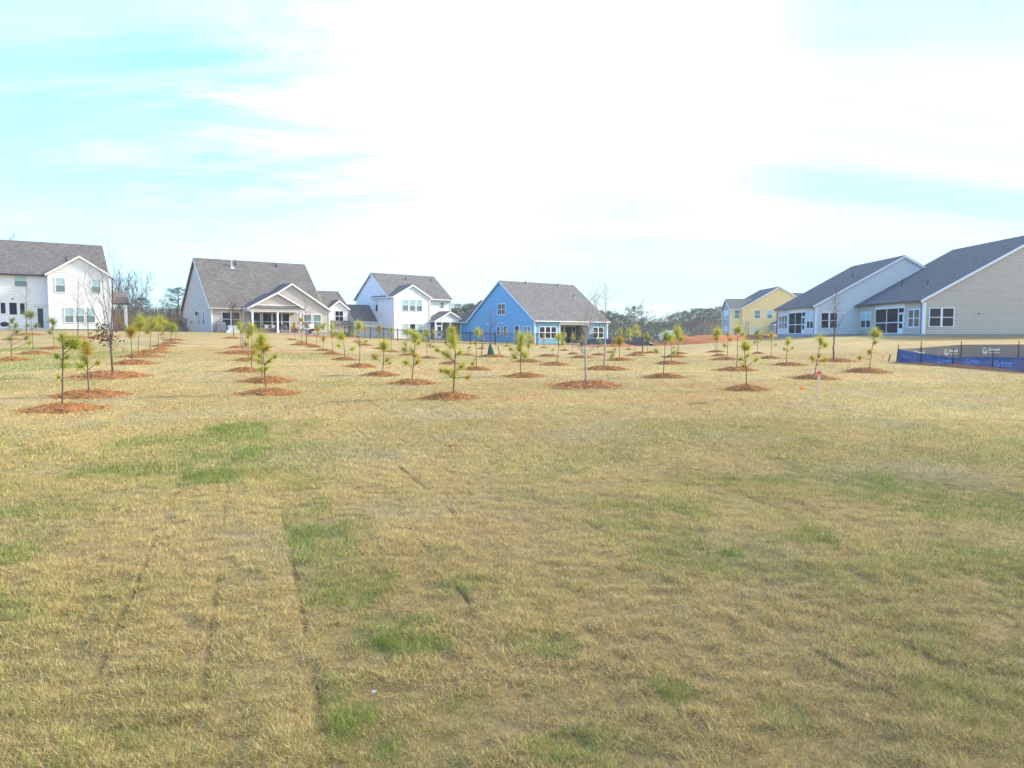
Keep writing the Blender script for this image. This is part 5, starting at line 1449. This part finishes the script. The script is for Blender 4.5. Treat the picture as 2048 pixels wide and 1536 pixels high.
t = thing('wheelbarrow', 11.0, -2.7, -.15, 'dark red wheelbarrow tipped beside the patio', 'wheelbarrow', .4)
mb = MB(); mb.prism([(-.5, -.3, .55), (.45, -.34, .62), (.3, -.2, .3), (-.3, -.2, .3)], (0, .6, 0)); mb.build('tray', M['red_paint'], t)
mb = MB(); mb.tube([(-.62, -.04, .2), (-.62, .04, .2)], [.2, .2], 14); mb.build('wheel', M['dark_metal'], t)
for sy in (-.25, .25):
    mb = MB(); mb.tube([(-.62, sy * .3, .2), (-.2, sy, .3), (.9, sy, .55)], [.02] * 3, 5); mb.build('handle', M['wood'], t)
t = thing('heron_statue', 6.55, -1.1, -.03, 'white heron statue standing before the patio windows', 'statue')
mb = MB(); mb.tube([(0, 0, .35), (.12, 0, .6), (.10, 0, .85), (-.05, 0, 1.0), (-.02, 0, 1.18), (.10, 0, 1.25), (.25, 0, 1.22)], [.04, .13, .09, .04, .035, .05, .01], 8); b_ = mb.build('body', M['white'], t, smooth=True)
for sy in (-.04, .04):
    mb = MB(); mb.tube([(.03, sy, 0), (.06, sy, .45)], [.012, .015], 5); mb.build('leg', M['white'], b_)
t = thing('air_conditioner', -.75, 9.6, -.25, 'grey air conditioner unit beside the tan house side wall', 'air conditioner')
mb = MB(); mb.box((-.42, -.42, .06), (.42, .42, .95)); mb.build('casing', M['grey_metal'], t); mb = MB(); mb.box((-.5, -.5, -.3), (.5, .5, .058)); mb.build('pad', M['concrete'], t)
mb = MB(); mb.tube([(0, 0, .952), (0, 0, .99)], [.34, .32], 16); mb.build('fan_grille', M['dark_metal'], t)
# grill by the white house
t = empty('kettle_grill', (-53.3, 79.0, gz(-53.3, 79.0) + .02), 0); tag(t, 'black covered kettle grill by the white house patio at left edge', 'grill')
mb = MB(); mb.tube([(0, 0, .3), (0, 0, .5), (0, 0, .75), (0, 0, .95), (0, 0, 1.02)], [.3, .55, .6, .4, .1], 16); mb.build('bowl', M['dark_metal'], t, smooth=True)
for k in range(3):
    a = 2.1 * k; mb = MB(); mb.tube([(.45 * math.cos(a), .45 * math.sin(a), 0), (.3 * math.cos(a), .3 * math.sin(a), .5)], [.025, .025], 6); mb.build('leg', M['dark_metal'], t)

# litter on the near lawn
t = bpy.data.objects
mb = MB(); mb.add([(-.05, -.03, .0), (.0, -.045, .02), (.06, -.01, .005), (.05, .03, .02), (0, .04, .0), (-.05, .02, .018)], [(0, 1, 2, 3, 4, 5)])
o = mb.build('fallen_leaf', M['leaf_dead'], loc=(-.81, 10.2, gz(-.81, 10.2) + .05)); tag(o, 'single brown oak leaf lying on the middle lawn', 'leaf')
mb = MB(); mb.prism([(-.02, -.012, 0), (.02, -.012, .004), (.022, .012, .012), (-.018, .012, .006)], (0, 0, .004))
o = mb.build('paper_scrap', M['paper'], loc=(-.61, 3.2, gz(-.61, 3.2) + .025)); o.rotation_euler = (.5, .3, .5); o.scale = (.5, .4, .8); tag(o, 'small white paper scrap in the near grass', 'litter')
o['label'] = 'small white scrap of litter in the near green grass'

# ------------------------------------------------------------------ woodland beyond the houses
def wood_pine(seed, H, crown0=.45, spread=.2, cols=((.065, .125, .06), (.10, .155, .07), (.04, .085, .045))):
    rr = random.Random(seed); tr = MB(); cr = MB()
    pts = [Vector((0, 0, -1))] + [Vector((rr.gauss(0, .012) * H, rr.gauss(0, .012) * H, H * t)) for t in (.0, .25, .5, .75, .97)]
    tr.tube(pts, [.02 * H, .018 * H, .015 * H, .012 * H, .008 * H, .002 * H], 6)
    nb = int(26 + 10 * rr.random())
    for k in range(nb):
        t = crown0 + (1 - crown0) * (k + rr.random()) / nb
        u = (t - crown0) / (1 - crown0)
        L = H * spread * (.35 + 1.1 * math.sin(math.pi * min(1, .18 + .80 * u))) * rr.uniform(.45, 1.15)
        a = rr.uniform(0, 6.283); z = H * t
        d = Vector((math.cos(a), math.sin(a), .18 + .45 * u))
        i = min(int(t * 4), 3); base = pts[1 + i].lerp(pts[2 + i], min(1, t * 4 - i)) if 2 + i < len(pts) else pts[-1]
        base = Vector((base.x, base.y, z))
        tr.tube([base, base + d * L * .5 - Vector((0, 0, .03 * L)), base + d * L], [.006 * H, .004 * H, .0015 * H], 3)
        for j in range(rr.randint(3, 5)):
            c = base + d * L * rr.uniform(.45, 1.08) + Vector((rr.gauss(0, .1) * L, rr.gauss(0, .1) * L, rr.gauss(.03, .07) * L))
            rad = H * .042 * rr.uniform(.7, 1.4)
            cc = cols[0 if rr.random() < .5 else (1 if rr.random() < .5 else 2)]
            for _ in range(26):
                p = c + Vector((rr.gauss(0, .55), rr.gauss(0, .55), rr.gauss(0, .34))) * rad
                a1 = Vector((rr.gauss(0, 1), rr.gauss(0, 1), rr.gauss(.3, .8))).normalized() * rad * rr.uniform(.28, .55)
                b1 = a1.cross(Vector((rr.gauss(0, 1), rr.gauss(0, 1), rr.gauss(0, 1)))).normalized() * rad * .11
                q = rr.uniform(.7, 1.35)
                cr.add([p - b1, p + b1, p + a1], [(0, 1, 2)], 0, (cc[0] * q, cc[1] * q, cc[2] * q))
    return tr.mesh('trunk', M['far_bark']), cr.mesh('crown', M['leafc'])


WP = [wood_pine(41, 13), wood_pine(52, 13, .55, .17), wood_pine(63, 13, .35, .2), wood_pine(74, 13, .5, .24)]


def wood_bare(seed, H, spread=.5):
    tr, cr = bare_tree(seed, H, 'vase', 0, .02 * H * .7, .03)
    return tr.mesh('trunk', M['far_bark'], True), cr.mesh('branches', M['far_bark'])


def clone(meshes, names, x, y, H, H0, label, cat, group, name, z=None, fat=1.0):
    t = empty(name, (x, y, (gz(x, y) if z is None else z))); tag(t, label, cat, group)
    a = rng.uniform(0, 6.28); s = H / H0
    for nm, me in zip(names, meshes):
        o = bpy.data.objects.new(nm, me); C.objects.link(o); o.parent = t; o.scale = (s * fat, s * fat, s); o.rotation_euler = (0, 0, a)
    return t


PN = ('trunk', 'crown'); BN = ('trunk', 'branches')
def at(px, Y): return (px - 1024) / 1500.0 * Y
# woods right of the blue house: list of bearing (as slope*1500+1024), depth, height
right_group = [(1344, 238, 11.2), (1356, 246, 12.6), (1368, 232, 12.0), (1380, 250, 13.6), (1392, 240, 13.4), (1404, 236, 13.0), (1416, 246, 13.8), (1427, 238, 13.0), (1438, 248, 14.4), (1450, 240, 13.6)]
for i, (px, Y, H) in enumerate(right_group):
    clone(WP[i % 2 + (1 if i % 3 == 0 else 0)], PN, at(px, Y), Y, H * .87, 13, 'tall dark pine in the grove left of the yellow house', 'tree', 'pines in the grove left of the yellow house', 'pine_tree', fat=1.15)
mid = [(1196, 225, 12.0), (1206, 236, 13.0), (1218, 228, 12.4), (1229, 240, 12.6), (1240, 230, 11.6), (1250, 236, 11.2), (1286, 230, 10.0), (1300, 238, 9.0), (1314, 228, 8.6), (1328, 236, 8.4), (1337, 232, 8.0)]
for i, (px, Y, H) in enumerate(mid):
    clone(WP[(i + 2) % 4], PN, at(px, Y), Y, H * .87, 13, 'pine in the woods between the blue house and the soil bank', 'tree', 'pines in the woods right of the blue house', 'pine_tree', fat=1.25)
clone(WP[3], PN, at(1268, 190), 190, 9.6, 13, 'flat-topped sparse dark pine standing forward of the woods', 'tree', None, 'pine_tree', fat=1.1)
lft = [(902, 215, 10.4), (912, 226, 11.6), (922, 218, 11.8), (932, 228, 11.6), (941, 220, 12.2), (950, 226, 12.6), (962, 224, 12.6)]
for i, (px, Y, H) in enumerate(lft):
    clone(WP[(i + 1) % 4], PN, at(px, Y), Y, H, 13, 'pine in the woods behind the gap left of the blue house', 'tree', 'pines behind the gap left of the blue house', 'pine_tree', fat=1.25)
clone(WP[0], PN, at(286, 128), 128, 6.2, 13, 'small dark evergreen behind the far end of the left sapling row', 'tree', None, 'evergreen_tree', fat=1.5)
clone(WP[3], PN, at(360, 104), 104, 5.8, 13, 'dark evergreen with layered boughs beside the tan house blue side', 'tree', None, 'evergreen_tree', fat=1.3)
clone(WP[2], PN, at(343, 125), 125, 3.9, 13, 'low dark evergreen left of the layered one by the tan house', 'tree', None, 'evergreen_tree', fat=1.6)
WB = [wood_bare(301, 12), wood_bare(312, 12), wood_bare(323, 12)]
lb = ['tall bare tree rising right behind the white house corner', 'second tall bare tree behind the white house side porch', 'many-stemmed bare tree in the middle of the left bare clump',
      'bare tree at the right edge of the left bare clump', 'thin bare tree deep in the left bare clump']
for i, (px, Y, H) in enumerate([(240, 124, 11.4), (252, 130, 11.0), (263, 120, 10.4), (276, 126, 10.2), (258, 140, 11.2)]):
    clone(WB[i % 3], BN, at(px, Y), Y, H, 12, lb[i], 'tree', 'bare trees behind the white house', 'bare_tree', z=gz(at(px, Y), Y) - .5)
clone(WB[1], BN, at(6, 118), 118, 13.9, 12, 'bare tree top showing above the white house roof at left', 'tree', None, 'bare_tree')
clone(WB[0], BN, at(325, 150), 150, 6.0, 12, 'faint bare tree between the evergreens left of the tan house', 'tree', None, 'bare_tree')
for i, (px, Y, H, l_) in enumerate([(1392, 205, 8.4, 'grey bare tree in front of the pine grove'), (1404, 200, 7.2, 'shorter grey bare tree in front of the pine grove'), (1325, 205, 6.5, 'grey bare tree at the low end of the woods')]):
    clone(WB[i], BN, at(px, Y), Y, H, 12, l_, 'tree', 'grey bare trees before the woods', 'bare_tree')


def thicket(name, px0, px1, Y0, Y1, h0, h1, n, cols, label, seed, size=.35):
    rr = random.Random(seed); mb = MB()
    for _ in range(n):
        px = rr.uniform(px0, px1); Y = rr.uniform(Y0, Y1); x = at(px, Y)
        hm = h0 + (h1 - h0) * float(fbm(np.array([x * .22]), np.array([Y * .1]), seed, 3)[0])
        p = Vector((x, Y, gz(x, Y) + hm * rr.random() ** .8))
        c = cols[rr.randrange(len(cols))]; q = rr.uniform(.7, 1.3)
        if rr.random() < .5:
            d = Vector((rr.gauss(0, .3), rr.gauss(0, .3), 1)).normalized() * rr.uniform(.6, 1.6); s = Vector((.02, .01, 0))
            mb.add([p - s, p + s, p + d], [(0, 1, 2)], 0, (c[0] * q, c[1] * q, c[2] * q))
        else:
            a1 = Vector((rr.gauss(0, 1), rr.gauss(0, 1), rr.gauss(.2, .8))).normalized() * size * rr.uniform(.5, 1.2); b1 = a1.cross(Vector((rr.gauss(0, 1), rr.gauss(0, 1), rr.gauss(0, 1)))).normalized() * size * .22
            mb.add([p - b1, p + b1, p + a1], [(0, 1, 2)], 0, (c[0] * q, c[1] * q, c[2] * q))
    o = mb.build(name, M['leafc']); tag(o, label, None, None, 'stuff')


brown = [(.22, .185, .16), (.17, .135, .115), (.12, .11, .08), (.26, .22, .195)]
dgreen = [(.055, .085, .055), (.075, .10, .06), (.13, .12, .10), (.17, .15, .13)]
thicket('woodland_undergrowth', 1185, 1460, 195, 235, 5.0, 10.0, 26000, dgreen, 'dark tangled undergrowth along the foot of the far woods', 5, .55)
thicket('woodland_undergrowth', 895, 975, 190, 225, 4, 10, 9000, dgreen, 'undergrowth below the woods in the gap left of the blue house', 6, .55)
thicket('brush', 222, 372, 108, 122, 1.8, 4.6, 12000, brown, 'brown leafless brush behind the left lawn crest', 7, .3)
thicket('brush', 1380, 1450, 188, 200, 2.5, 6, 5000, brown, 'grey brush before the pine grove', 8, .4)
thicket('dry_grass', 232, 372, 92, 104, .5, 1.6, 9000, [(.30, .22, .12), (.24, .17, .09), (.22, .2, .09)], 'tall dry grass on the crest left of the tan house', 9, .25)

# far small white building beyond the bank
t = empty('shed', (at(1344, 118), 118, gz(at(1344, 118), 118) + .15), R(8)); tag(t, 'small white gable roofed shed peeking over the red clay bank', 'shed')
w = MB(); front(0).laps(w, gable(-1.0, 1.0, .9, .6)); left(-1.0).laps(w, rect(0, 3, 0, .9)); right(1.0).laps(w, rect(0, 3, 0, .9)); back(3).laps(w, gable(-1.0, 1.0, .9, .6)); w.build('wall', M['white_siding'], t)
roof_gable(t, -1.0, 1.0, 0, 3, .9, .6, 'y', M['galv'], oe=.2, orr=.15, th=.08)

# ------------------------------------------------------------------ camera, sun, sky
cam = bpy.data.cameras.new('camera'); cam.sensor_width = 36; cam.lens = 36 * 1500 / 2048; cam.clip_end = 4000; cam.clip_start = .05
co = bpy.data.objects.new('camera', cam); C.objects.link(co); co.location = (0, 0, 1.6); co.rotation_euler = (R(90) - math.atan(101 / 1500.0), 0, 0)
bpy.context.scene.camera = co

SUN_AZ, SUN_EL = 68.0, 30.0
sd = Vector((math.sin(R(SUN_AZ)) * math.cos(R(SUN_EL)), math.cos(R(SUN_AZ)) * math.cos(R(SUN_EL)), math.sin(R(SUN_EL))))
sl = bpy.data.lights.new('sun', 'SUN'); sl.energy = 3.3; sl.angle = R(7); sl.color = (1, .93, .82)
so = bpy.data.objects.new('sun', sl); C.objects.link(so); so.rotation_euler = sd.to_track_quat('Z', 'Y').to_euler(); so.location = (40, 10, 60)

wd = bpy.data.worlds.new('World'); bpy.context.scene.world = wd; wd.use_nodes = True
nt = wd.node_tree; N = nt.nodes; L = nt.links
for n in list(N): N.remove(n)
out = N.new('ShaderNodeOutputWorld'); bg = N.new('ShaderNodeBackground'); bg.inputs['Strength'].default_value = .12
L.new(bg.outputs[0], out.inputs[0])
wd.cycles.sampling_method = 'NONE'
sky = N.new('ShaderNodeTexSky'); sky.sky_type = 'NISHITA'; sky.sun_disc = False; sky.sun_elevation = R(SUN_EL); sky.sun_rotation = R(SUN_AZ); sky.altitude = 200; sky.air_density = 1.0; sky.dust_density = .6; sky.ozone_density = 1.0
tc = N.new('ShaderNodeTexCoord')


def math_n(op, a, b=None, clampit=False, c=None):
    m = N.new('ShaderNodeMath'); m.operation = op; m.use_clamp = clampit
    for i, v in enumerate((a, b, c)):
        if v is None: continue
        if isinstance(v, (int, float)): m.inputs[i].default_value = v
        else: L.new(v, m.inputs[i])
    return m.outputs[0]


def dotdir(az, el):
    v = N.new('ShaderNodeVectorMath'); v.operation = 'DOT_PRODUCT'; L.new(tc.outputs['Generated'], v.inputs[0])
    v.inputs[1].default_value = (math.sin(R(az)) * math.cos(R(el)), math.cos(R(az)) * math.cos(R(el)), math.sin(R(el))); return v.outputs['Value']


def ramp(v, a, b, smooth=True):
    m = N.new('ShaderNodeMapRange'); m.interpolation_type = 'SMOOTHSTEP' if smooth else 'LINEAR'
    L.new(v, m.inputs['Value']); m.inputs['From Min'].default_value = a; m.inputs['From Max'].default_value = b; return m.outputs[0]


sep = N.new('ShaderNodeSeparateXYZ'); L.new(tc.outputs['Generated'], sep.inputs[0])
zz = math_n('ADD', math_n('MAXIMUM', sep.outputs[2], 0.0), .16)
cx = math_n('DIVIDE', sep.outputs[0], zz); cy = math_n('DIVIDE', sep.outputs[1], zz)
cmb = N.new('ShaderNodeCombineXYZ'); L.new(cx, cmb.inputs[0]); L.new(cy, cmb.inputs[1])


def cloudnoise(scale, rot, stretch, detail=8, rough=.6, dist=.4, loc=(0, 0, 0)):
    mp = N.new('ShaderNodeMapping'); mp.inputs['Rotation'].default_value = (0, 0, R(rot)); mp.inputs['Scale'].default_value = stretch; mp.inputs['Location'].default_value = loc
    L.new(cmb.outputs[0], mp.inputs[0])
    n = N.new('ShaderNodeTexNoise'); n.inputs['Scale'].default_value = scale; n.inputs['Detail'].default_value = detail; n.inputs['Roughness'].default_value = rough; n.inputs['Distortion'].default_value = dist
    L.new(mp.outputs[0], n.inputs['Vector']); return n.outputs['Fac']


n1 = cloudnoise(.9, 15, (.5, 1, 1)); n2 = cloudnoise(2.4, -16, (.42, 1, 1), 10, .68, 1.1, (3, 1, 0))
# clear air lies to the left (away from the sun); everything else is bright thin overcast
dl = dotdir(-105, 25)
clear = ramp(math_n('ADD', math_n('ADD', dl, math_n('MULTIPLY', math_n('SUBTRACT', n1, .5), .55)), math_n('MULTIPLY', math_n('SUBTRACT', n2, .5), .95)), -.28, .30)
hz = ramp(sep.outputs[2], .05, .20)
n4 = cloudnoise(2.4, -20, (.32, 1, 1), 8, .6, .6, (5, 3, 0)); n5 = cloudnoise(.7, 12, (1, .5, 1), 5, .5, .3, (1, 9, 0))
thin = math_n('MULTIPLY', math_n('ADD', .76, math_n('MULTIPLY', ramp(n4, .66, .36), .24)), math_n('ADD', .88, math_n('MULTIPLY', ramp(n5, .62, .38), .12)))
clear = math_n('MULTIPLY', math_n('MULTIPLY', clear, math_n('MAXIMUM', math_n('MULTIPLY', thin, .9), ramp(dl, .55, .75))), math_n('MAXIMUM', ramp(dl, .34, .62), math_n('ADD', math_n('MULTIPLY', hz, .6), .4)), True)
# grey veil of thicker cloud low on the right
n3 = cloudnoise(.6, -30, (.35, 1, 1), 6, .55, .5, (7, 2, 0))
veil = math_n('MULTIPLY', ramp(dotdir(46, 13), .80, .93), math_n('ADD', .5, math_n('MULTIPLY', ramp(n3, .38, .60), .5)))
n6 = cloudnoise(.8, -25, (.25, 1, 1), 6, .55, .5, (2, 6, 0))
veil = math_n('MAXIMUM', veil, math_n('MULTIPLY', math_n('MULTIPLY', ramp(dotdir(24, 8), .86, .97), ramp(n6, .44, .60)), .6))
cc = N.new('ShaderNodeMixRGB'); cc.inputs[1].default_value = (6.8, 7.1, 7.2, 1); cc.inputs[2].default_value = (2.3, 3.3, 3.6, 1); L.new(veil, cc.inputs[0])
# the overcast glows toward the hidden sun and pales to cyan at the horizon
low = ramp(sep.outputs[2], .34, .0)
c2 = N.new('ShaderNodeMixRGB'); L.new(math_n('MULTIPLY', low, .85), c2.inputs[0]); L.new(cc.outputs[0], c2.inputs[1]); c2.inputs[2].default_value = (2.95, 4.2, 4.4, 1)
tint = N.new('ShaderNodeVectorMath'); tint.operation = 'MULTIPLY'; L.new(sky.outputs[0], tint.inputs[0]); tint.inputs[1].default_value = (.66, 1.34, 2.15)
mx = N.new('ShaderNodeMixRGB'); L.new(clear, mx.inputs[0]); L.new(c2.outputs[0], mx.inputs[1]); L.new(tint.outputs[0], mx.inputs[2])
L.new(mx.outputs[0], bg.inputs['Color'])

# thin winter haze over the whole place
hb = MB(); hb.box((-1800, -420, -9), (1080, 2640, 24))
hm = bpy.data.materials.new('winter_haze'); hm.use_nodes = True; hn = hm.node_tree
hn.nodes.remove(hn.nodes['Principled BSDF']); hv = hn.nodes.new('ShaderNodeVolumePrincipled'); hv.inputs['Density'].default_value = .0004; hv.inputs['Color'].default_value = (.97, .97, .93, 1); hv.inputs['Anisotropy'].default_value = .3
hn.links.new(hv.outputs[0], hn.nodes['Material Output'].inputs['Volume'])
tag(hb.build('haze', hm), 'thin pale haze in the air', None, None, 'stuff')

sc = bpy.context.scene
sc.view_settings.view_transform = 'Standard'; sc.view_settings.look = 'None'; sc.view_settings.gamma = 1; sc.view_settings.exposure = 1.1
sc.render.engine = 'CYCLES'; sc.cycles.use_denoising = True; sc.cycles.volume_bounces = 0; sc.cycles.sample_clamp_indirect = 4; sc.cycles.max_bounces = 6; sc.cycles.transparent_max_bounces = 12
sc.cycles.use_adaptive_sampling = False
